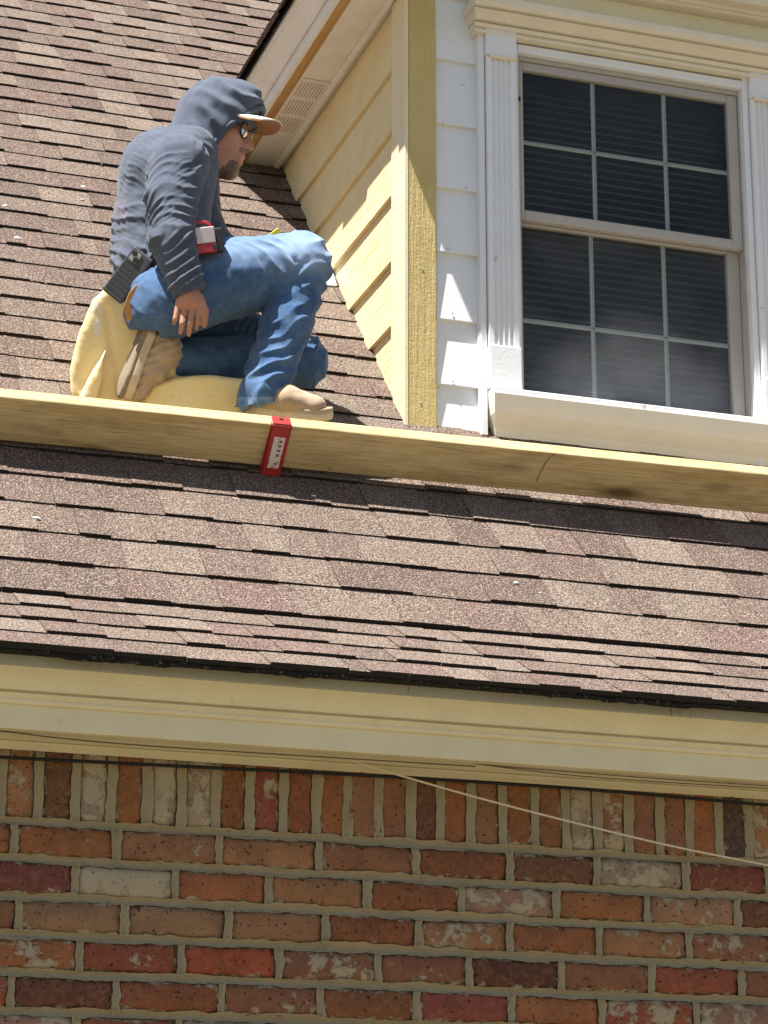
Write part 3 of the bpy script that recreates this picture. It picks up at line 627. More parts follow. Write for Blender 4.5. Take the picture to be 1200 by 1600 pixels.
# sill with under-moulding
sill = empty('window_sill', (2.86, YF, 2.3)); sill.parent = dor; sill.matrix_parent_inverse = Matrix.Translation(-Vector(dor.location))
def chs(o): o.parent = sill; o.matrix_parent_inverse = Matrix.Translation(-Vector((2.86, YF, 2.3))); return o
chs(extr('sub_sill', [(YF-.062, 2.385), (YF-.062, 2.4045), (YF+.03, 2.4095), (YF+.03, 2.385)], 2.376, 3.352, WHITE, None, 0, .002))
o = mould('sill_nose', [(.0005, 2.195), (.004, 2.262), (.020, 2.296), (.050, 2.332), (.055, 2.346), (.0575, 2.350), (.067, 2.3845), (.0005, 2.3848)], SILLP, x0=2.402, x1=3.326, proj=.4); chs(o)

# ------------------------------------------------------------------ plank and roof bracket
PA = math.radians(33); WV = np.array([0, -math.cos(PA), math.sin(PA)]); TV = np.array([0, math.sin(PA), math.cos(PA)]); PW, PT = .140, .038
def plankpt(px, py, gap):
    d = ray(px, py); k = RN@(Q0+WV*PW)+gap; return d*(k/(RN@d))
A = plankpt(0, 620, .014); B = plankpt(1200, 742, .040); ax = (B-A)/np.linalg.norm(B-A)
A2 = A-ax*1.2; Lp = np.linalg.norm(B-A)+2.4; wv = WV-ax*(WV@ax); wv /= np.linalg.norm(wv); tv = np.cross(ax, wv); tv = tv if tv[2] > 0 else -tv
mw = Matrix(((ax[0], wv[0], tv[0], A2[0]), (ax[1], wv[1], tv[1], A2[1]), (ax[2], wv[2], tv[2], A2[2]), (0, 0, 0, 1)))
plank = mesh('plank', bv(0, Lp, -PW, 0, 0, PT), BF, PINE, None, bevel=.004, seg=2, mw=mw); tag(plank, 'long yellowish pine plank laid across the roof below the dormer', 'plank')
def pl(px, py, v, t):                                   # point on the plank seen at column px
    d = ray(px, py); nrm = np.cross(ax, RT*0+d); 
    # parameter u along plank so that the outer lower edge is seen at px
    lo, hi = 0, Lp
    for _ in range(40):
        m_ = (lo+hi)/2; p = A2+ax*m_; xx = 600+FPX*(p@RT)/(p@FW)
        lo, hi = (m_, hi) if xx < px else (lo, m_)
    return A2+ax*lo+wv*v+tv*t
ck = []
for px_, py_ in ((869, 707), (856, 718), (846, 735), (838, 752)):
    d = ray(px_, py_); k_ = ((A2-tv*.0004)@tv)/(d@tv); ck.append(d*k_)
o = tube('split', catmull(ck, 5), [.0005]+[.0012+.0008*math.sin(i*2.1) for i in range(14)]+[.0006], simple('split_shadow', (.20, .12, .05), .9), None, 5); o.parent = plank; o.matrix_parent_inverse = mw.inverted()
brk = empty('roof_bracket', tuple(pl(430, 700, 0, 0)), 'worn red steel roof bracket gripping the plank under the shoe', 'bracket')
b0 = pl(425.5, 660, .004, -.004); wB = .050
rfoot = roofhit(409, 741, .006); u0 = pl(425.5, 660, 0, 0); 
arm = (rfoot-b0); arm = arm-ax*(arm@ax)*.55
nb = np.cross(ax, arm); nb /= np.linalg.norm(nb); nb = nb if nb[2] > 0 else -nb
def br(name, V, m=RED, bevel=.0015): return mesh(name, V, BF, m, brk, bevel=bevel)
br('arm', obox(b0, ax*wB, arm, -nb*.004))
br('side_flange', obox(b0-ax*.003, ax*.003, arm, nb*.016)); br('side_flange', obox(b0+ax*wB, ax*.003, arm, nb*.016))
lip = br('lip', obox(b0-wv*.0008+ax*0, ax*wB, tv*(PT-.006), wv*.004))
lc = b0+ax*wB*.5+tv*(PT*.55)+wv*.0035
mesh('bolt_hole', [lc+ax*math.cos(q)*.006+tv*math.sin(q)*.004 for q in np.linspace(0, 6.28, 9)[:-1]]+[lc+wv*.001+ax*math.cos(q)*.006+tv*math.sin(q)*.004 for q in np.linspace(0, 6.28, 9)[:-1]], [tuple(range(8)), tuple(range(8, 16))]+[(k, (k+1) % 8, 8+(k+1) % 8, 8+k) for k in range(8)], BLACK, brk)
sd0 = b0+ax*.011+arm*.22-nb*.0045
stick = mesh('sticker', obox(sd0, ax*.030, arm*.62, -nb*.0006), BF, STICK, brk)
for k in range(4): mesh('sticker_print', obox(sd0+ax*(.016+.0)+arm*(.06+.09*k)-nb*.0008, ax*.008, arm*.05, -nb*.0004), BF, INK, brk)

# ------------------------------------------------------------------ implicit-surface modelling for soft things (person, foam)
Z0 = 6.83; SCL = FPX/Z0                                 # pixels per metre at the seated man's distance
def W3(P):                                              # (px, py, depth towards the viewer in px) -> world
    P = np.atleast_2d(np.asarray(P, float)); Z = Z0-P[:, 2]/SCL
    return (FW+np.outer((P[:, 0]-600)/FPX, RT)+np.outer((800-P[:, 1])/FPX, UP))*Z[:, None]
def dy(px, py, yw): return (Z0-yw/ray(px, py)[1])*SCL   # depth value of a pixel at world y
def J(px, py, yw): return np.array([px, py, dy(px, py, yw)])
def cone(a, ra, b, rb, zs=1):
    a, b = np.array(a, float), np.array(b, float)
    def f(P):
        q = P.copy(); ab = b-a; L = ab@ab; t = np.clip(((q-a)@ab)/L, 0, 1); dv = q-a-t[:, None]*ab
        if zs != 1: dv[:, 2] /= zs
        return np.sqrt((dv*dv).sum(1))-(ra+(rb-ra)*t)
    return f, np.minimum(a-ra*max(1, zs), b-rb*max(1, zs)), np.maximum(a+ra*max(1, zs), b+rb*max(1, zs))
def ell(c, r, R=None):
    c, r = np.array(c, float), np.array(r, float); R = np.eye(3) if R is None else np.array(R)
    def f(P):
        q = (P-c)@R.T; k0 = np.sqrt(((q/r)**2).sum(1)); k1 = np.sqrt(((q/r**2)**2).sum(1))+1e-9; return k0*(k0-1)/k1
    m_ = r.max(); return f, c-m_, c+m_
def smin(a, b, k):
    if k <= 0: return np.minimum(a, b)
    h = np.clip(.5+.5*(b-a)/k, 0, 1); return b+(a-b)*h-k*h*(1-h)
def rotz(deg):                                          # rows: axes of the rotated frame in the picture plane
    a = math.radians(deg); return np.array([[math.cos(a), math.sin(a), 0], [-math.sin(a), math.cos(a), 0], [0, 0, 1]])
def surfnet(prims, k, cuts, extra, lo, hi, h):
    lo = np.array(lo, float)-2*h; n = np.ceil((np.array(hi)-lo)/h).astype(int)+3; axs = [lo[i]+h*np.arange(n[i]) for i in range(3)]
    Fv = np.full(n, 500.0)
    for p in prims:
        kk = p[3] if len(p) > 3 else k; mg = kk+3*h+4
        i0 = [max(0, int((p[1][i]-mg-lo[i])/h)) for i in range(3)]; i1 = [min(n[i], int((p[2][i]+mg-lo[i])/h)+2) for i in range(3)]
        if any(a >= b for a, b in zip(i0, i1)): continue
        sl = tuple(slice(a, b) for a, b in zip(i0, i1)); g = np.stack(np.meshgrid(*[axs[i][sl[i]] for i in range(3)], indexing='ij'), -1)
        Fv[sl] = smin(Fv[sl], p[0](g.reshape(-1, 3)).reshape(g.shape[:3]), kk)
    if cuts or extra:
        m_ = np.argwhere(Fv < 12); P = lo+h*m_; d = Fv[m_[:, 0], m_[:, 1], m_[:, 2]]
        for c in cuts: d = np.maximum(d, -c(P))
        if extra: d = extra(P, d)
        Fv[m_[:, 0], m_[:, 1], m_[:, 2]] = d
    s = Fv < 0; c = n-1; acc = np.zeros((*c, 3)); cnt = np.zeros(c)
    for axd in range(3):
        o1, o2 = [i for i in range(3) if i != axd]
        for i in (0, 1):
            for j in (0, 1):
                st_ = [0, 0, 0]; st_[o1] = i; st_[o2] = j; en = list(st_); en[axd] = 1
                sl0 = tuple(slice(st_[k], st_[k]+c[k]) for k in range(3)); sl1 = tuple(slice(en[k], en[k]+c[k]) for k in range(3))
                fa, fb = Fv[sl0], Fv[sl1]; x = (fa < 0) != (fb < 0); t = np.where(x, fa/(fa-fb+1e-12), 0)
                for k in range(3): acc[..., k] += np.where(x, st_[k]+(t if k == axd else 0), 0)
                cnt += x
    act = cnt > 0; idx = -np.ones(c, int); idx[act] = np.arange(act.sum()); ijk = np.argwhere(act)
    V = lo+h*(ijk+acc[act]/cnt[act][:, None]); Q = []
    for axd in range(3):
        o1, o2 = [(1, 2), (2, 0), (0, 1)][axd]
        sl0 = [slice(None)]*3; sl1 = [slice(None)]*3; sl0[axd] = slice(0, -1); sl1[axd] = slice(1, None)
        e = np.argwhere(s[tuple(sl0)] != s[tuple(sl1)])
        e = e[(e[:, o1] > 0) & (e[:, o2] > 0) & (e[:, o1] < c[o1]) & (e[:, o2] < c[o2])]
        fl = s[e[:, 0], e[:, 1], e[:, 2]]
        q = []
        for a_, b_ in ((1, 1), (0, 1), (0, 0), (1, 0)):
            t = e.copy(); t[:, o1] -= a_; t[:, o2] -= b_; q.append(idx[t[:, 0], t[:, 1], t[:, 2]])
        q = np.stack(q, 1); q[~fl] = q[~fl][:, ::-1]; Q.append(q)
    return V, np.concatenate(Q)
_g = rng.random((32, 32, 32))
def vnoise(P):
    i = np.floor(P).astype(int); f = P-i; f = f*f*(3-2*f); r = 0
    for a in (0, 1):
        for b in (0, 1):
            for c in (0, 1):
                r = r+_g[(i[:, 0]+a) % 32, (i[:, 1]+b) % 32, (i[:, 2]+c) % 32]*np.where(a, f[:, 0], 1-f[:, 0])*np.where(b, f[:, 1], 1-f[:, 1])*np.where(c, f[:, 2], 1-f[:, 2])
    return r
def normals(V, Q):
    n = np.cross(V[Q[:, 2]]-V[Q[:, 0]], V[Q[:, 3]]-V[Q[:, 1]]); N = np.zeros_like(V)
    for k in range(4): np.add.at(N, Q[:, k], n)
    return N/(np.linalg.norm(N, axis=1)[:, None]+1e-9)
def relax(V, Q, it=2):
    E = np.concatenate([Q[:, [0, 1]], Q[:, [1, 2]], Q[:, [2, 3]], Q[:, [3, 0]]])
    for _ in range(it):
        A_ = np.zeros_like(V); c = np.zeros(len(V)); np.add.at(A_, E[:, 0], V[E[:, 1]]); np.add.at(A_, E[:, 1], V[E[:, 0]]); np.add.at(c, E[:, 0], 1); np.add.at(c, E[:, 1], 1)
        V = .5*V+.5*A_/c[:, None]
    return V
def soft(name, prims, m, parent, h=3.0, k=10, cuts=(), disp=None, it=2, mark=None, extra=None):
    lo = np.min([p[1] for p in prims], 0)-6; hi = np.max([p[2] for p in prims], 0)+6
    V, Q = surfnet(prims, k, cuts, extra, lo, hi, h); V = relax(V, Q, it)
    if disp: 
        V = V+normals(V, Q)*disp(V)[:, None]
        V = relax(V, Q, 1)
    Wd = W3(V); me = bpy.data.meshes.new(name); me.from_pydata(Wd.tolist(), [], Q[:, ::-1].tolist()); me.update()
    a = me.color_attributes.new('mark', 'FLOAT_COLOR', 'POINT'); C = np.zeros((len(V), 4))
    if mark: C = mark(V)
    a.data.foreach_set('color', C.ravel()); me.polygons.foreach_set('use_smooth', [True]*len(me.polygons)); me.materials.append(m)
    o = link(name, me, parent); o['_'] = 0; del o['_']
    return o, Wd, Q
def K(p, k): return (*p, k)                             # primitive with its own blend radius

# ------------------------------------------------------------------ foam cushion
def polysdf(poly):
    poly = np.array(poly, float)
    def f(P):
        d = np.full(len(P), 1e9); ins = np.zeros(len(P), bool); n = len(poly)
        for i in range(n):
            a, b = poly[i], poly[(i+1) % n]; e = b-a; w_ = P[:, :2]-a; t = np.clip((w_@e)/(e@e), 0, 1); q = w_-t[:, None]*e; d = np.minimum(d, (q*q).sum(1))
            c1 = (a[1] > P[:, 1]) != (b[1] > P[:, 1]); xint = (b[0]-a[0])*(P[:, 1]-a[1])/((b[1]-a[1]) if b[1] != a[1] else 1e-9)+a[0]; ins ^= c1 & (P[:, 0] < xint)
        return np.where(ins, -np.sqrt(d), np.sqrt(d))
    return f
def slab(poly, d0, d1, rnd):
    s2 = polysdf(poly); poly = np.array(poly)
    def f(P):
        a = s2(P)+rnd; b = np.abs(P[:, 2]-(d0+d1)/2)-(d1-d0)/2+rnd; return np.minimum(np.maximum(a, b), 0)+np.sqrt(np.maximum(a, 0)**2+np.maximum(b, 0)**2)-rnd
    return f, np.array([*poly.min(0), d0]), np.array([*poly.max(0), d1])
dF = dy(200, 560, 6.06); dB = dy(200, 520, 6.42)
lobe = slab([(109, 640), (110, 580), (122, 523), (145, 470), (176, 440), (230, 450), (262, 500), (275, 570), (270, 650)], dB, dF, 9)
seat = slab([(215, 640), (232, 604), (275, 588), (330, 586), (385, 592), (440, 612), (452, 650), (448, 668), (215, 655)], dy(330, 610, 6.20), dy(330, 610, 5.985), 8)
flap = slab([(112, 655), (135, 600), (157, 560), (166, 545), (158, 600), (140, 660)], dF-6, dF+16, 5)
def roofcut(P, d): return np.maximum(d, -((W3(P)-Q0)@RN-.012)*SCL)
def foamdisp(V): return (vnoise(V/40)-.5)*4+(vnoise(V/7)-.5)*1.2-4*np.exp(-((V[:, 0]-178-(V[:, 1]-560)*.16)/5)**2)*(V[:, 1] > 480)
def foammark(V):
    C = np.zeros((len(V), 4)); C[:, :3] = (.70, .68, .62)
    n = vnoise(V/5); cx = 152+(V[:, 1]-480)*.12; C[:, 3] = np.where((np.abs(V[:, 0]-cx) < 4+6*n) & (V[:, 1] > 460) & (V[:, 1] < 530) & (n > .5) & (V[:, 2] > dF-20), .9, 0); return C
cush, _, _ = soft('foam_cushion', [lobe, K(seat, 6), K(flap, 5)], FOAM, None, h=3.2, k=6, disp=foamdisp, mark=foammark, extra=roofcut)
tag(cush, 'curled yellow foam cushion under the seated man behind the plank', 'cushion')

# ------------------------------------------------------------------ the seated man
man = empty('person', tuple(W3(J(300, 640, 6.05))[0]), 'person in navy hoodie, jeans and cap crouching on foam behind the plank', 'person')
hipR, hipL = J(238, 478, 5.99), J(248, 490, 6.20)
kneeR, ankR = J(480, 406, 5.93), J(418, 612, 5.915)
kneeL, ankL = J(478, 566, 6.13), J(268, 566, 6.10)
waist = J(222, 425, 6.08); belly = J(262, 372, 6.07); chest = J(268, 292, 6.07); neck = J(318, 238, 6.08)
shR, elR, wrR = J(277, 250, 5.91), J(268, 372, 5.865), J(296, 460, 5.85)
shL, elL, wrL = J(298, 254, 6.22), J(312, 350, 6.26), J(370, 428, 6.20)
Hc = J(335, 208, 6.08)
def wl(v): v = np.array(v, float); v /= np.linalg.norm(v); return np.array([v@RT, -(v@UP), -(v@FW)])   # world direction -> (px, py, towards viewer)
fv = wl((.83, -.55, -.21)); uv = wl((.18, -.08, .98)); uv -= fv*(uv@fv); uv /= np.linalg.norm(uv); sv = np.cross(fv, uv); sv = sv if sv[2] > 0 else -sv
HR = np.array([fv, uv, sv])
def h3(a, b, c): return Hc+fv*a+uv*b+sv*c
# body: head, neck, torso, arms with hand, legs in one skin
pal = J(298, 474, 5.845)
fingers = []
for x0, tipx, tipy, r0, dd in ((278, 272, 511, 4.7, 3), (289, 282, 526, 5.0, 8), (300.5, 295, 529, 4.9, 8), (311.5, 307, 520, 4.6, 3)):
    base = np.array([x0, 479, pal[2]+4]); mid = np.array([(x0*.55+tipx*.45)-1, 497+(tipy-508)*.45, pal[2]+dd+6]); tip = np.array([tipx, tipy-6, pal[2]-5])
    fingers += [K(cone(base, r0+.4, mid, r0), 1.2), K(cone(mid, r0, tip, r0-1.2), .8)]
thumb = [K(cone((311, 466, pal[2]), 8, (320, 486, pal[2]+4), 6.8), 4), K(cone((320, 486, pal[2]+4), 6.6, (319, 507, pal[2]+6), 5.2), 1.5)]
hand = [cone(wrR-np.array([3, 14, 0]), 17, pal+np.array([-2, -6, 0]), 19, .72), K(cone(pal+np.array([-11, -3, 0]), 11, pal+np.array([9, -1, 0]), 11.5, .8), 8), K(cone((281, 476, pal[2]+2), 7.5, (307, 476, pal[2]+2), 7.5), 5)]
headp = [ell(h3(-8, 16, 0), (56, 50, 43), HR), K(ell(h3(20, -14, 0), (35, 50, 35), HR), 14), K(ell(h3(26, -48, 0), (22, 21, 25), HR), 12), K(cone(h3(36, -60, 0), 12, h3(30, -56, 0), 14), 8),
         K(cone(h3(46, 14, -17), 8, h3(46, 14, 17), 8), 8), K(cone(h3(50, 6, 0), 6, h3(61, -14, 0), 7.5), 6), K(cone(h3(56, -16, -7), 5.5, h3(56, -16, 7), 5.5), 4),
         K(cone(h3(51, -31, -9), 4.5, h3(51, -31, 9), 4.5), 3.5), K(cone(h3(49, -40, -8), 5, h3(49, -40, 8), 5), 3), K(cone(h3(40, -58, -6), 10, h3(40, -58, 6), 10), 8),
         K(ell(h3(36, -8, 24), (14, 13, 10), HR), 10), K(ell(h3(36, -8, -24), (14, 13, 10), HR), 10), K(ell(h3(-6, -6, 42), (9, 15, 5), HR), 3),
         K(cone(h3(-2, -40, 0), 30, neck, 34), 14)]
mouthcut = cone(h3(57, -35.5, -11), 1.6, h3(57, -35.5, 11), 1.6)[0]
inner = [K(ell(chest, (55, 80, 75), rotz(12)), 20), K(ell(waist+np.array([10, 0, 0]), (38, 52, 66)), 20), K(cone(shR, 28, elR, 24), 14), K(cone(elR, 23, wrR, 15), 10), K(cone(shL, 28, elL, 24), 14), K(cone(elL, 23, wrL, 16), 10),
         K(cone(hipR, 34, kneeR, 26), 14), K(cone(kneeR, 25, ankR, 15), 10), K(cone(hipL, 34, kneeL, 26), 14), K(cone(kneeL, 25, ankL, 15), 10), K(cone(neck, 34, chest, 44), 16)]
def facemark(V):
    q = (V-Hc)@HR.T; a, b, c = q.T; n = vnoise(V/2.2); C = np.zeros((len(V), 4)); C[:, :3] = (.035, .022, .017)
    face = (np.abs(q) < 100).all(1) & (a > 15)
    goat = face & (b < -46+3*n) & (b > -78) & (np.abs(c) < 20+4*n) & (a > 22); stache = face & (b < -20.5) & (b > -28.5) & (np.abs(c) < 15) & (a > 40)
    C[:, 3] = np.where(goat, .55+.4*n, np.where(stache, .45+.3*n, 0)); jaw = face & (b < -30) & (C[:, 3] == 0); C[jaw, 3] = .18*n[jaw]
    lips = face & (b < -29.5) & (b > -44) & (np.abs(c) < 11-.0*b) & (a > 49.5) & (C[:, 3] < .3); C[lips] = (.34, .13, .11, .75)
    brow = face & (np.abs(b-19) < 3.2) & (np.abs(c) > 6) & (np.abs(c) < 27) & (a > 34); C[brow] = (.03, .02, .016, .85)
    return C
body, bW, bQ = soft('body', headp+[K(p[:3], p[3] if len(p) > 3 else 8) for p in inner]+hand+fingers+thumb, SKIN, man, h=2.0, k=8, cuts=(mouthcut,), mark=facemark, it=1)
# hoodie: torso, sleeves
cuffv = (wrR-elR)/np.linalg.norm(wrR-elR)
def group(prims, k, extra=None):                        # several primitives blended, then trimmed, as one
    lo = np.min([p[1] for p in prims], 0); hi = np.max([p[2] for p in prims], 0)
    def f(P):
        d = prims[0][0](P)
        for p in prims[1:]: d = smin(d, p[0](P), p[3] if len(p) > 3 else k)
        return extra(P, d) if extra else d
    return f, lo, hi
torso = [group([ell(J(262, 290, 6.08), (74, 88, 84), rotz(14)), K(ell(J(250, 355, 6.08), (77, 76, 86), rotz(8)), 26), K(ell(J(238, 408, 6.08), (66, 58, 90), rotz(6)), 22), K(ell(J(246, 262, 6.06), (54, 58, 74), rotz(30)), 26), K(ell(J(290, 250, 6.08), (50, 46, 86), rotz(10)), 22)], 20,
               lambda P, d: np.maximum(d, P[:, 1]-(P[:, 0]-250)*.12-446))]
slv = [K(cone(J(281, 254, 5.925), 47, J(268, 310, 5.895), 42), 14), K(cone(J(268, 310, 5.895), 42, elR, 37), 5), K(cone(elR, 37, (wrR*.75+elR*.25), 29), 6), K(cone(wrR*.75+elR*.25, 29, wrR+cuffv*14, 25), 6),
       K(cone(shL, 44, elL, 34), 14), K(cone(elL, 34, wrL, 26), 8)]
collar = [K(cone(J(300, 228, 6.0), 30, J(318, 236, 6.16), 30), 18)]
axA = [(J(284, 255, 5.92), elR), (elR, wrR)]
def hdisp(V):
    out = np.zeros(len(V)); best = np.full(len(V), 1e9); tt = np.zeros(len(V)); sg = np.zeros(len(V)); off = 0
    for a, b in axA:
        ab = b-a; L = np.linalg.norm(ab); t = np.clip(((V-a)@ab)/L**2, 0, 1); d = np.linalg.norm(V-a-t[:, None]*ab, axis=1); m_ = d < best; best = np.where(m_, d, best); tt = np.where(m_, off+t*L, tt); off += L
    arm = (best < 52) & (V[:, 2] > shR[2]-45)
    lat = V[:, 0]*.9-V[:, 2]*.25
    # sleeve: slanting rings of folds that bunch near the elbow and the cuff
    ph = tt*.95+lat*.62+34*vnoise(V/42)
    amp = .7+1.0*np.exp(-((tt-115)/45)**2)+.9*np.exp(-((tt-205)/30)**2)
    ring = np.abs(((ph/17) % 1)*2-1); fa = (ring**2.2-.36)*4.2*amp*np.clip(vnoise(V/np.array([26, 22, 30.])+5)*1.9-.25, .1, 1.3)
    rf = np.abs((((tt*.9+lat*.75+10*vnoise(V/22+11))/8.5) % 1)*2-1); fa += (rf**1.3-.45)*1.5*np.clip(vnoise(V/26+15)*2-.4, 0, 1.2)+(vnoise(V/np.array([11, 8, 14.]))-.5)*1.6
    # torso: long diagonal drags from the shoulder, horizontal bunching at the waist
    pb = V[:, 1]*1.0-V[:, 0]*.42+36*vnoise(V/46+3); rb = np.abs(((pb/21) % 1)*2-1)
    ft = (rb**2.2-.36)*1.15*(1.4+3.6*np.clip((V[:, 1]-290)/110, 0, 1))*np.clip(vnoise(V/np.array([40, 26, 40.])+9)*1.8-.15, .15, 1.2)+(vnoise(V/13)-.5)*2+(np.abs((((V[:, 1]*.9-V[:, 0]*.5+12*vnoise(V/24+1))/9) % 1)*2-1)**1.3-.45)*1.5*np.clip(vnoise(V/28+17)*2-.4, 0, 1.2)
    out = np.where(arm, fa, ft)
    ed = np.exp(-((V[:, 0]-232+(V[:, 1]-300)*-.02)/4)**2)*((V[:, 1] > 235) & (V[:, 1] < 400) & (V[:, 2] > 20)); return out-0*ed
def hmark(V):
    C = np.zeros((len(V), 4)); C[:, :3] = (.30, .17, .22); n = vnoise(V/4); C[:, 3] = np.where((np.abs(V[:, 0]-187) < 12) & (np.abs(V[:, 1]-322-8*n) < 14) & (n > .5), .28, 0); return C
def hoodiex(P, d): return np.maximum(d, np.where(np.linalg.norm(P-wrR, axis=1) < 60, (P-wrR)@cuffv, -1e3))
hood_b, hW, hQ = soft('hoodie', torso+slv+collar, HOODIE, man, h=2.2, k=20, disp=hdisp, mark=hmark, extra=hoodiex)
# cuff rib and hem band
def ringpts(c, n_, r, zs=1, k=24):
    n_ = n_/np.linalg.norm(n_); a = np.cross(n_, (0, 0, 1.)); a /= np.linalg.norm(a); b = np.cross(n_, a); return [c+a*r*math.cos(q)+b*r*zs*math.sin(q) for q in np.linspace(0, 2*math.pi, k+1)]
tube('cuff', W3(ringpts(wrR-cuffv*2, cuffv, 22.5)), 3.4/SCL, HOODIE, man, 8, True)
# hood with a face opening
hoodp = [ell(h3(-2, 20, 0), (66, 70, 56), HR), K(ell(h3(-24, -26, 0), (50, 56, 54), HR), 16), K(ell(h3(24, 46, 0), (46, 44, 44), HR), 12), K(cone(h3(-26, -50, 0), 46, J(296, 246, 6.08), 46), 20)]
def hfront(b, c): return np.interp(b, [-90, -40, -5, 22, 45, 95], [0, 15, 30, 53, 66, 70])-.0016*c*c
def hoodx(P, d):
    q = (P-Hc)@HR.T; a, b, c = q.T
    return np.maximum(d, a-hfront(b, c))
def hooddisp(V):
    q = (V-Hc)@HR.T; a, b, c = q.T; ph = b*.95+a*.42+26*vnoise(V/34+2); r = np.abs(((ph/30) % 1)*2-1)
    return (r**1.5-.40)*7.5*np.clip((a+50)/60, .12, 1)*np.clip(vnoise(V/26+7)*2-.3, .05, 1.25)+(vnoise(V/14)-.5)*3
soft('hood', hoodp, HOODIE, man, h=2.6, k=14, disp=hooddisp, extra=hoodx)
def hoodsdf(P):
    d = hoodp[0][0](P)
    for p in hoodp[1:]: d = smin(d, p[0](P), p[3])
    return d
rim = []
for q in np.linspace(-2.5, 2.5, 48):
    rho = np.arange(20, 110, .5); b = 4+rho*math.cos(q); c = rho*math.sin(q); P = np.array([h3(float(hfront(bb, cc)), bb, cc) for bb, cc in zip(b, c)]); i = int(np.argmax(hoodsdf(P) > -3)); rim.append(P[i])
rim = np.array(rim)
for _ in range(2): rim[1:-1] = (rim[:-2]+2*rim[1:-1]+rim[2:])/4
tube('hood_hem', W3(rim), [(4.8+.8*math.sin(i*1.9))/SCL for i in range(48)], HOODIE, man, 8)
# cap brim and front panel, glasses
BRIM = simple('cap_underside', (.42, .19, .09), .85, .2, var=.3, scale=90); CAPT = simple('cap_cream_cloth', (.66, .60, .48), .9, .1)
def brim(off, th, m, name, g=0):
    V = []; Fc = []; nu, nv = 14, 8
    for s_ in (0, 1):
        for i in range(nu+1):
            for j in range(nv+1):
                c = -40+80*i/nu; ext = math.sqrt(max(0, 1-(c/41)**2)); a0 = 30+14*math.sqrt(max(0, 1-(c/46)**2)); a1 = a0+6+(52+g)*ext**.55; a = a0+(a1-a0)*j/nv
                b = 33-.006*c*c*1.4-(a-44)*.10+off+s_*th; V.append(h3(a, b, c))
    n1 = (nu+1)*(nv+1)
    for i in range(nu):
        for j in range(nv): q = i*(nv+1)+j; Fc += [(q, q+1, q+nv+2, q+nv+1), (n1+q, n1+q+nv+1, n1+q+nv+2, n1+q+1)]
    ringi = [j for j in range(nv+1)]+[i*(nv+1)+nv for i in range(1, nu+1)]+[nu*(nv+1)+j for j in range(nv-1, -1, -1)]+[i*(nv+1) for i in range(nu-1, 0, -1)]
    for k in range(len(ringi)): a, b = ringi[k], ringi[(k+1) % len(ringi)]; Fc.append((a, b, n1+b, n1+a))
    return mesh(name, W3(V), Fc, m, man, smooth=False)
brim(0, 2.2, BRIM, 'cap_brim'); o = brim(2.4, 2.2, CAPT, 'cap_brim_top', 1.5)
soft('cap_panel', [ell(h3(-4, 24, 0), (57, 48, 46), HR)], BRIM, man, h=3, extra=lambda P, d: np.maximum(d, 14-((P-Hc)@HR.T)[:, 1]))
LENS = Mt('mirror_lens', .06, .6, (.55, .56, .58)); LENS.b.inputs['Metallic'].default_value = .9; LENS = LENS.m
gl_o = empty('sunglasses', tuple(W3(h3(55, 6, 0))[0])); gl_o.parent = man; gl_o.matrix_parent_inverse = Matrix.Translation(-man.location)
def chg(o): o.parent = gl_o; o.matrix_parent_inverse = Matrix.Translation(-Vector(gl_o.location)); return o
for s_ in (-1, 1):
    c0 = h3(56, 5, 18*s_); V = [W3(c0+fv*2)[0]]; n_ = 18
    for i in range(n_): q = 2*math.pi*i/n_; V.append(W3(c0+uv*(11.5*math.sin(q))+sv*(14*math.cos(q))-fv*(2+3.0*s_*math.cos(q)*.6))[0])
    chg(mesh('lens', V, [(0, 1+i, 1+(i+1) % n_) for i in range(n_)], LENS, None, smooth=True))
    chg(tube('rim', [V[1+i % n_] for i in range(n_+1)], 1.0/SCL, BLACK, None, 6, True))
    chg(tube('temple', W3([h3(53, 8, 31*s_), h3(44, 9, 38*s_), h3(20, 8, 42*s_), h3(-2, 7, 44*s_)]), 1.4/SCL, BLACK, None, 6))
chg(tube('bridge', W3([h3(57, 9, -6), h3(59, 10, 0), h3(57, 9, 6)]), 1.1/SCL, BLACK, None, 6))
# jeans
hemR = ankR+np.array([-22, 22, 0.]); 
jp = [ell(J(240, 468, 6.10), (48, 58, 90), rotz(0)), K(ell(J(232, 432, 6.09), (52, 46, 84), rotz(8)), 16), K(ell(J(238, 490, 6.02), (44, 40, 60)), 20), K(cone(hipR+np.array([22, -6, 0]), 60, (hipR+kneeR)/2+np.array([4, -8, 0]), 61), 22), K(cone((hipR+kneeR)/2+np.array([4, -8, 0]), 61, kneeR+np.array([-14, 4, 0]), 48), 14), K(ell(kneeR+np.array([-6, 0, 0]), (36, 43, 40)), 14),
      K(cone(kneeR+np.array([-6, 12, 0]), 42, (kneeR+ankR)/2+np.array([-2, 0, 0]), 39), 12), K(cone((kneeR+ankR)/2+np.array([-2, 0, 0]), 39, ankR+np.array([-8, 4, 0]), 36), 12), K(cone(ankR+np.array([-6, 0, 0]), 36, ankR+np.array([-16, 26, 0]), 38), 8),
      K(cone(hipL, 58, kneeL+np.array([-10, -4, 0]), 42), 14), K(cone(kneeL+np.array([-8, 0, 0]), 42, (kneeL+ankL)/2, 41), 10), K(cone((kneeL+ankL)/2, 41, ankL+np.array([-4, 0, 0]), 38), 10), K(ell(kneeL, (30, 36, 34)), 8)]
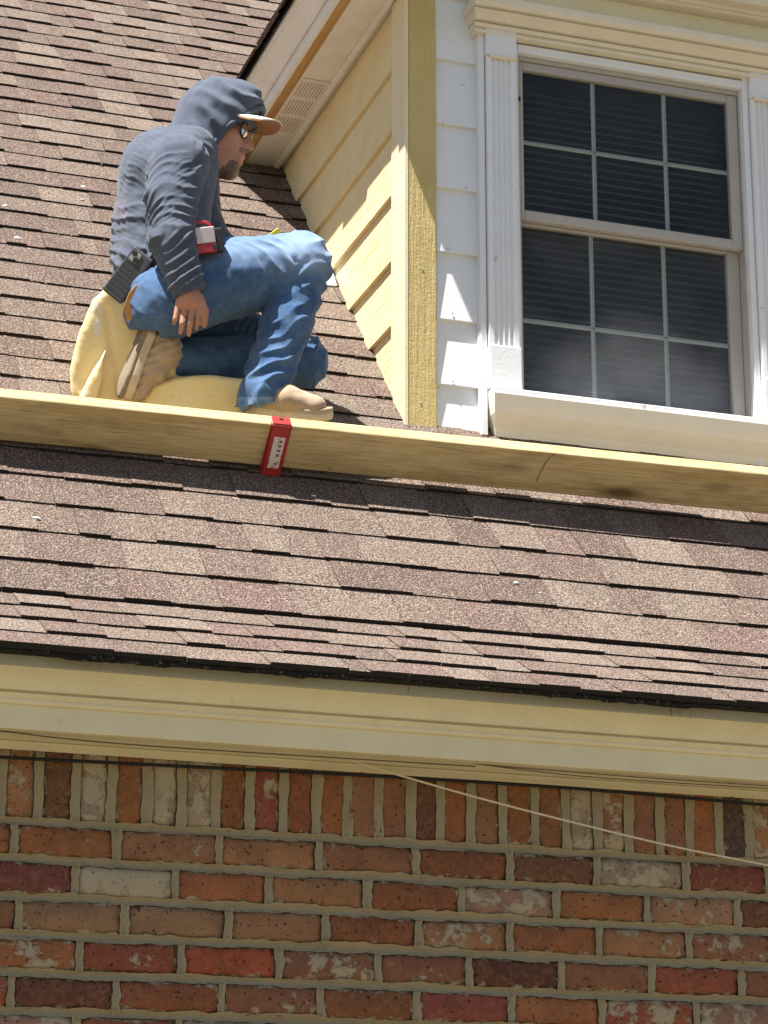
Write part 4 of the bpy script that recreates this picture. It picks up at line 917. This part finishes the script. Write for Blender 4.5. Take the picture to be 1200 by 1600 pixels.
def jx(P, d):
    nn = np.array([.14, .99, 0]); near = (P[:, 1] > 585) & (P[:, 0] > 340) & (P[:, 2] > ankR[2]-60)
    d = np.where(near, np.maximum(d, (P-np.array([400, 634, 0]))@nn), d)
    d = np.maximum(d, np.where((P[:, 1] > 515) & (P[:, 0] < 330), 250-P[:, 0]+(P[:, 1]-570)*.05, -1e3))
    return d
axJ = [(hipR, kneeR), (kneeR, ankR), (hipL, kneeL), (kneeL, ankL)]
def jdisp(V):
    best = np.full(len(V), 1e9); tt = np.zeros(len(V)); wh = np.zeros(len(V), int); LL = []
    for k, (a, b) in enumerate(axJ):
        ab = b-a; L = np.linalg.norm(ab); t = np.clip(((V-a)@ab)/L**2, 0, 1); d = np.linalg.norm(V-a-t[:, None]*ab, axis=1); m_ = d < best; best = np.where(m_, d, best); tt = np.where(m_, t, tt); wh = np.where(m_, k, wh)
    perp = np.where(wh == 0, V[:, 1], V[:, 0])
    ph = tt*235+np.where(wh == 0, (V[:, 1]-430)*-.75, (V[:, 0]-440)*.9)+36*vnoise(V/44); r = np.abs(((ph/23) % 1)*2-1)
    amp = np.where(wh == 1, 1.0+1.9*tt**2+.5*(tt < .3), np.where(wh == 0, .7+1.3*np.exp(-((tt-.9)/.16)**2)+1.6*np.exp(-((tt-.1)/.2)**2)*0, 1.2))
    return (r**2.4-.30)*3.9*amp*np.clip(vnoise(V/np.array([30, 30, 34.])+4)*2-.35, .08, 1.25)+(vnoise(V/12)-.5)*2.0
def jmark(V):
    C = np.zeros((len(V), 4)); C[:, :3] = (.30, .42, .60); n = vnoise(V/9); kn = np.exp(-(((V[:, 0]-480)/42)**2+((V[:, 1]-395)/34)**2)); th = np.exp(-((V[:, 1]-388-(V[:, 0]-400)*-.02)/26)**2)*(V[:, 0] > 310)*.6  # sunlit thigh top and knee put into the denim colour as paler patches
    C[:, 3] = np.clip(.7*kn+.65*th+.15*(n-.5), 0, .8); h_ = (V[:, 1] > 620) & (V[:, 0] > 350); C[h_, 3] = .6*n[h_]; return C
jean_o, jW, jQ = soft('jeans', jp, DENIM, man, h=2.3, k=16, disp=jdisp, mark=jmark, extra=jx)
def bvh(Wd, Q): return BVHTree.FromPolygons([tuple(v) for v in Wd], [tuple(int(i) for i in q) for q in Q])
JB, HB, BB = bvh(jW, jQ), bvh(hW, hQ), bvh(bW, bQ)
def drape(path, T, lift=.0012, k=10, rng_=None):
    out = []
    for p in catmull([(*q, 0) for q in path], k):
        d = Vector(ray(p[0], p[1])).normalized(); hit = T.ray_cast(Vector((0, 0, 0)), d)
        if hit[0] is not None: out.append(np.array(hit[0])-np.array(d)*lift)
    return out
def seam(path, r=.0015, m=GOLDT, T=JB, k=10):
    p = drape(path, T, r*.6, k)
    if len(p) > 2: tube('seam', p, r, m, jean_o, 5)
seam([(318, 402), (360, 405), (410, 402), (452, 396)]); seam([(468, 408), (462, 450), (452, 500), (438, 560), (420, 612)]); seam([(216, 430), (218, 465), (228, 492), (245, 505)], m=THREAD); seam([(250, 448), (246, 470), (250, 500)], m=THREAD)
seam([(222, 428), (224, 465), (233, 490), (248, 502)], m=THREAD); seam([(322, 498), (330, 492), (328, 512), (312, 526), (300, 530)], m=THREAD); seam([(258, 525), (254, 555), (254, 590)], m=THREAD); seam([(262, 525), (258, 555), (258, 592)], m=THREAD)
for path in ([(240, 232), (233, 262), (231, 300), (235, 335)], [(292, 222), (272, 214), (250, 214), (228, 222)], [(182, 424), (205, 436), (232, 444), (252, 448)]):
    pts_ = drape(path, HB, .0006, 10)
    if len(pts_) > 3: tube('seam', pts_, .0013, HOODIE, hood_b, 5)
# shoes
def shoe(name, prims, cutf, sole, m1, par): return None
dR = ankR[2]
sh1 = empty('shoe', tuple(W3((450, 650, dR))[0])); sh1.parent = man; sh1.matrix_parent_inverse = Matrix.Translation(-man.location)
def child(o, p): o.parent = p; o.matrix_parent_inverse = Matrix.Translation(-Vector(p.location)); return o
ss = np.array([.985, .17, .0]); sdirn = np.array([.11, -.99, .0])
def f3(a, b, c): return np.array([388., 634, dR-2])+np.array([.985, .105, .13])*a+np.array([.10, -.99, .10])*b+np.array([-.13, 0, .99])*c
FR = np.array([[.985, .105, .13], [.105, -.985, .10], [-.13, 0, .99]])
up, _, _ = soft('upper', [cone(f3(16, 16, 0), 20, f3(60, 15, 0), 23, 1.05), K(cone(f3(60, 15, 0), 23, f3(104, 9, 0), 19, 1.25), 10), K(cone(f3(14, 22, 0), 22, f3(22, 30, 0), 24), 10)], SUEDE, None, h=2.6, k=10,
                disp=lambda V: (vnoise(V/10)-.5)*2.2, extra=lambda P, d: np.maximum(d, -(((P-f3(0, 0, 0))@FR.T)[:, 1]+2)))
child(up, sh1)
def solep(fn, FRm, L, th, b_c, wsc=1.0):                 # rounded sole: outline by length, slight toe spring
    o0 = fn(0, 0, 0)
    def f(P):
        q = (P-o0)@FRm.T; a, b, c = q.T; t = a/L
        wd = np.interp(t, [-.06, 0, .12, .4, .72, .9, 1.0, 1.04], [2, 13, 21, 19, 26, 21, 9, 2])*wsc
        bc = b_c+np.clip(t-.72, 0, 1)**2*60; e1 = np.abs(c)-wd+4; e2 = np.abs(b-bc)-th/2+4; e3 = np.maximum(-a-4, a-L)+2
        e1 = np.maximum(e1, e3); return np.minimum(np.maximum(e1, e2), 0)+np.sqrt(np.maximum(e1, 0)**2+np.maximum(e2, 0)**2)-4
    pts = np.array([fn(a, b, c) for a in (-10, L+8) for b in (b_c-th, b_c+th+8) for c in (-30, 30)]); return f, pts.min(0), pts.max(0)
sl1, _, _ = soft('sole', [solep(f3, FR, 132, 15, -3.5)], SOLE, None, h=1.9, it=1); child(sl1, sh1)
wl1, _, _ = soft('welt', [solep(f3, FR, 131, 8, 5.2, 1.03)], SUEDE, None, h=1.9, it=1); child(wl1, sh1)
sh2 = empty('shoe', tuple(W3((225, 570, dy(225, 570, 6.03)))[0])); sh2.parent = man; sh2.matrix_parent_inverse = Matrix.Translation(-man.location)
dL = dy(230, 565, 6.03)
GA = np.array([-.36, .92, .12]); GB = np.array([.90, .36, -.22]); GA /= np.linalg.norm(GA); GB -= GA*(GB@GA); GB /= np.linalg.norm(GB); GC = np.cross(GA, GB); GC = GC if GC[2] > 0 else -GC
def g3(a, b, c): return np.array([243., 510, dL])+GA*a+GB*b+GC*c
up2, _, _ = soft('upper', [cone(g3(20, 22, 0), 24, g3(64, 20, 0), 24), K(cone(g3(64, 20, 0), 24, g3(106, 10, 0), 17), 10), K(cone(g3(30, 30, 0), 26, ankL+np.array([-14, 0, 0]), 27), 14)], SUEDE, None, h=2.8, k=10,
                 disp=lambda V: (np.abs(((V[:, 1]+V[:, 0]*.4+10*vnoise(V/16))/14 % 1)*2-1)-.5)*3.5+(vnoise(V/9)-.5)*2.5, extra=lambda P, d: np.maximum(d, -((P-g3(0, 0, 0))@GB+2)))
child(up2, sh2); GR = np.array([GA, GB, GC])
o, _, _ = soft('sole', [solep(g3, GR, 122, 17, -6)], SOLE, None, h=2, it=1); child(o, sh2)
o, _, _ = soft('outsole', [solep(g3, GR, 124, 9, -15.5, 1.02)], SOLED, None, h=2, it=1); child(o, sh2)
# belt leather showing at the back of the waist
ld = []
for poly, lift in (([(192, 482), (201, 458), (213, 444), (221, 450), (212, 472), (206, 499), (198, 502)], .002),):
    pts = []
    for x, y in poly:
        dd = Vector(ray(x, y)).normalized(); hh = JB.ray_cast(Vector((0, 0, 0)), dd); pts.append((np.array(hh[0]) if hh[0] is not None else None, np.array(dd)))
    zz = np.mean([p@FW for p, _ in pts if p is not None]) if any(p is not None for p, _ in pts) else 6.7
    fr_ = [d_*((zz-.012-lift)/(d_@FW)) for _, d_ in pts]; n_ = len(fr_)
    mesh('leather_flap', fr_+[p+FW*.006 for p in fr_], [tuple(range(n_)), tuple(range(2*n_-1, n_-1, -1))]+[(i, (i+1) % n_, n_+(i+1) % n_, n_+i) for i in range(n_)], LEATHER, man, bevel=.0015)
ringm = simple('silver_ring', (.7, .7, .68), .25, .6, 1)
p = drape([(288, 500), (292, 502), (297, 503)], BB, .0005, 4)
if len(p) > 2: tube('finger_ring', p, .0016, ringm, man, 6)

# ------------------------------------------------------------------ phone in a rugged case, tape measure, yellow tool
def frame3(o, axx, ayy):
    axx = axx/np.linalg.norm(axx); ayy = ayy-axx*(ayy@axx); ayy /= np.linalg.norm(ayy); return axx, ayy, np.cross(axx, ayy)
pc = np.array([200., 430, max(dy(200, 430, 5.96), 0)])
hitp = HB.ray_cast(Vector((0, 0, 0)), Vector(ray(204, 420)).normalized())
if hitp[0] is not None: pc[2] = (Z0-(np.array(hitp[0])@FW))*SCL+12
phone = empty('phone', tuple(W3(pc)[0]), 'black phone in a ribbed case clipped at the man\'s hip', 'phone')
pa = np.array([.60, -.80, .10]); pb_ = np.array([.80, .60, .28]); pa, pb_, pn = frame3(pc, pa, pb_); pn = pn if pn[2] > 0 else -pn
CASE = simple('phone_case', (.05, .05, .053), .38, .5, var=.2, scale=120); CASE2 = simple('case_rib', (.030, .030, .033), .4, .5); LENSP = simple('phone_glass', (.01, .01, .012), .08, .6); CAMP = simple('camera_plate', (.30, .30, .29), .3, .5)
def pbx(name, a0, a1, b0_, b1_, n0, n1, m, bevel=.002, seg=2, par=None): return mesh(name, W3([pc+pa*a+pb_*b+pn*n_ for a in (a0, a1) for b in (b0_, b1_) for n_ in (n0, n1)]), BF, m, par or phone, bevel=bevel, seg=seg)
pbx('case', -43, 43, -20, 20, -4, 3.4, CASE, .006, 3)
for k in range(7): a = -34+k*8.2; pbx('rib', a, a+6.6, -17.5, 17.5, 3.2, 4.1, CASE2, .0006, 1)
pbx('camera_plate', 21, 39, -16, 1, 3.2, 4.8, CAMP, .003, 3)
for a, b in ((26, -3.5), (34, -11)):
    c = pc+pa*a+pb_*b+pn*4.6; V = W3([c+pa*4.4*math.cos(q)+pb_*4.4*math.sin(q)+pn*h_ for h_ in (0, 1.3) for q in np.linspace(0, 6.283, 15)[:-1]]); mesh('lens', V, [tuple(range(14)), tuple(range(14, 28))]+[(k, (k+1) % 14, 14+(k+1) % 14, 14+k) for k in range(14)], LENSP, phone, bevel=.0004)
pbx('belt_clip', -2, 30, 19.5, 25, -8, 1, CASE, .002, 1)
tc = np.array([322., 374, 0]); ht = JB.ray_cast(Vector((0, 0, 0)), Vector(ray(325, 392)).normalized())
tc[2] = ((Z0-(np.array(ht[0])@FW))*SCL if ht[0] is not None else 40)+12
tape = empty('tape_measure', tuple(W3(tc)[0]), 'red and silver tape measure clipped at the jeans pocket', 'tape measure')
TRED = simple('tape_red', (.42, .03, .035), .4, .5); TSIL = simple('tape_silver', (.62, .52, .50), .35, .5, .3); TBLK = simple('tape_black', (.03, .03, .033), .5, .4)
ta, tb, tn = frame3(tc, np.array([.97, -.10, -.22]), np.array([.12, .98, .12])); tn = tn if tn[2] > 0 else -tn
def tbx(name, a0, a1, b0_, b1_, n0, n1, m, bevel=.003): return mesh(name, W3([tc+ta*a+tb*b+tn*n_ for a in (a0, a1) for b in (b0_, b1_) for n_ in (n0, n1)]), BF, m, tape, bevel=bevel, seg=2)
tbx('side_plate', -20, 12, -18, 8, 8, 16, TSIL); tbx('case', -21, 12.5, 8.3, 23, -6, 15.5, TRED); tbx('case_back', 12.8, 25, -15, 22, -8, 13, TBLK); tbx('blade_mouth', 6, 13, 11, 19, 15.7, 17.5, TBLK, .001)
tube('belt_loop', W3([tc+ta*a+tb*b+tn*8 for a, b in catmull([(-21, 2, ), (-24, -14), (-12, -27), (4, -24), (8, -16)], 5)]), 2.6/SCL, TRED, tape, 8)
yt = empty('tool_handle', tuple(W3(J(425, 365, 6.02))[0]), 'yellow tool handle poking up behind the raised thigh', 'tool')
YEL = simple('yellow_plastic', (.78, .58, .04), .4, .45, var=.15)
yc0 = J(426, 366, 6.0)
mesh('grip', W3([yc0+np.array(p_) for p_ in ((-24, 14, -5), (6, -9, -5), (9, -10, -5), (11, 0, -5), (0, 16, -5), (-24, 14, 5), (6, -9, 5), (9, -10, 5), (11, 0, 5), (0, 16, 5))]), [(0, 1, 2, 3, 4), (9, 8, 7, 6, 5)]+[(i, (i+1) % 5, 5+(i+1) % 5, 5+i) for i in range(5)], YEL, yt, bevel=.0015)
mesh('grip_tip', W3([yc0+np.array(p_) for p_ in ((6.5, -9.8, -4), (9.5, -10.8, -4), (11.6, -1, -4), (9.2, -1, -4), (6.5, -9.8, 4), (9.5, -10.8, 4), (11.6, -1, 4), (9.2, -1, 4))]), [(0, 1, 2, 3), (7, 6, 5, 4), (0, 4, 5, 1), (1, 5, 6, 2), (2, 6, 7, 3), (3, 7, 4, 0)], YEL, yt)

# ------------------------------------------------------------------ cables along the eave
CB = simple('black_cable', (.010, .010, .011), .5, .3); CW = simple('cream_cable', (.66, .58, .42), .5, .3); CT = simple('grey_wire', (.13, .11, .08), .6, .3)
def wire(px, yw, r, m, label, name='cable'):
    P = [at(a, b, 1, yw) for a, b in px]; P = catmull([P[0]*2-P[1]]+P+[P[-1]*2-P[-2]], 8)
    o = tube(name, P, r, m, None, 8); return tag(o, label, 'cable')
wire([(-80, 1179), (0, 1183), (300, 1198), (600, 1213), (900, 1232), (1200, 1258), (1290, 1267)], YB-.022, .0044, CB, 'thick black cable strung across the top of the brick wall')
wire([(500, 1171), (545, 1187), (640, 1216), (760, 1250), (900, 1286), (1050, 1322), (1200, 1352), (1290, 1370)], YB-.036, .0026, CW, 'cream cable sagging diagonally across the upright bricks')
wire([(-60, 1137), (0, 1142), (90, 1153), (200, 1163), (330, 1172), (540, 1185)], YS+.05, .0017, CT, 'dark thin wire sagging under the left end of the eave')
wire([(-60, 1140), (0, 1143), (180, 1152), (400, 1163), (600, 1176), (900, 1212), (1200, 1232), (1290, 1238)], YS+.06, .0013, CT, 'longest thin brown wire stapled along the eave soffit')
wire([(680, 1182), (760, 1195), (900, 1207), (1050, 1218), (1200, 1228), (1290, 1234)], YS+.055, .0013, CT, 'thin brown wire under the right half of the eave')

for o in bpy.data.objects:                              # cloth and skin shaders read a colour attribute everywhere
    if o.type == 'MESH' and o.data.materials and o.data.materials[0] in (HOODIE, DENIM, SUEDE, SKIN, FOAM) and 'mark' not in o.data.color_attributes:
        a = o.data.color_attributes.new('mark', 'FLOAT_COLOR', 'POINT'); a.data.foreach_set('color', [0.0]*4*len(o.data.vertices))
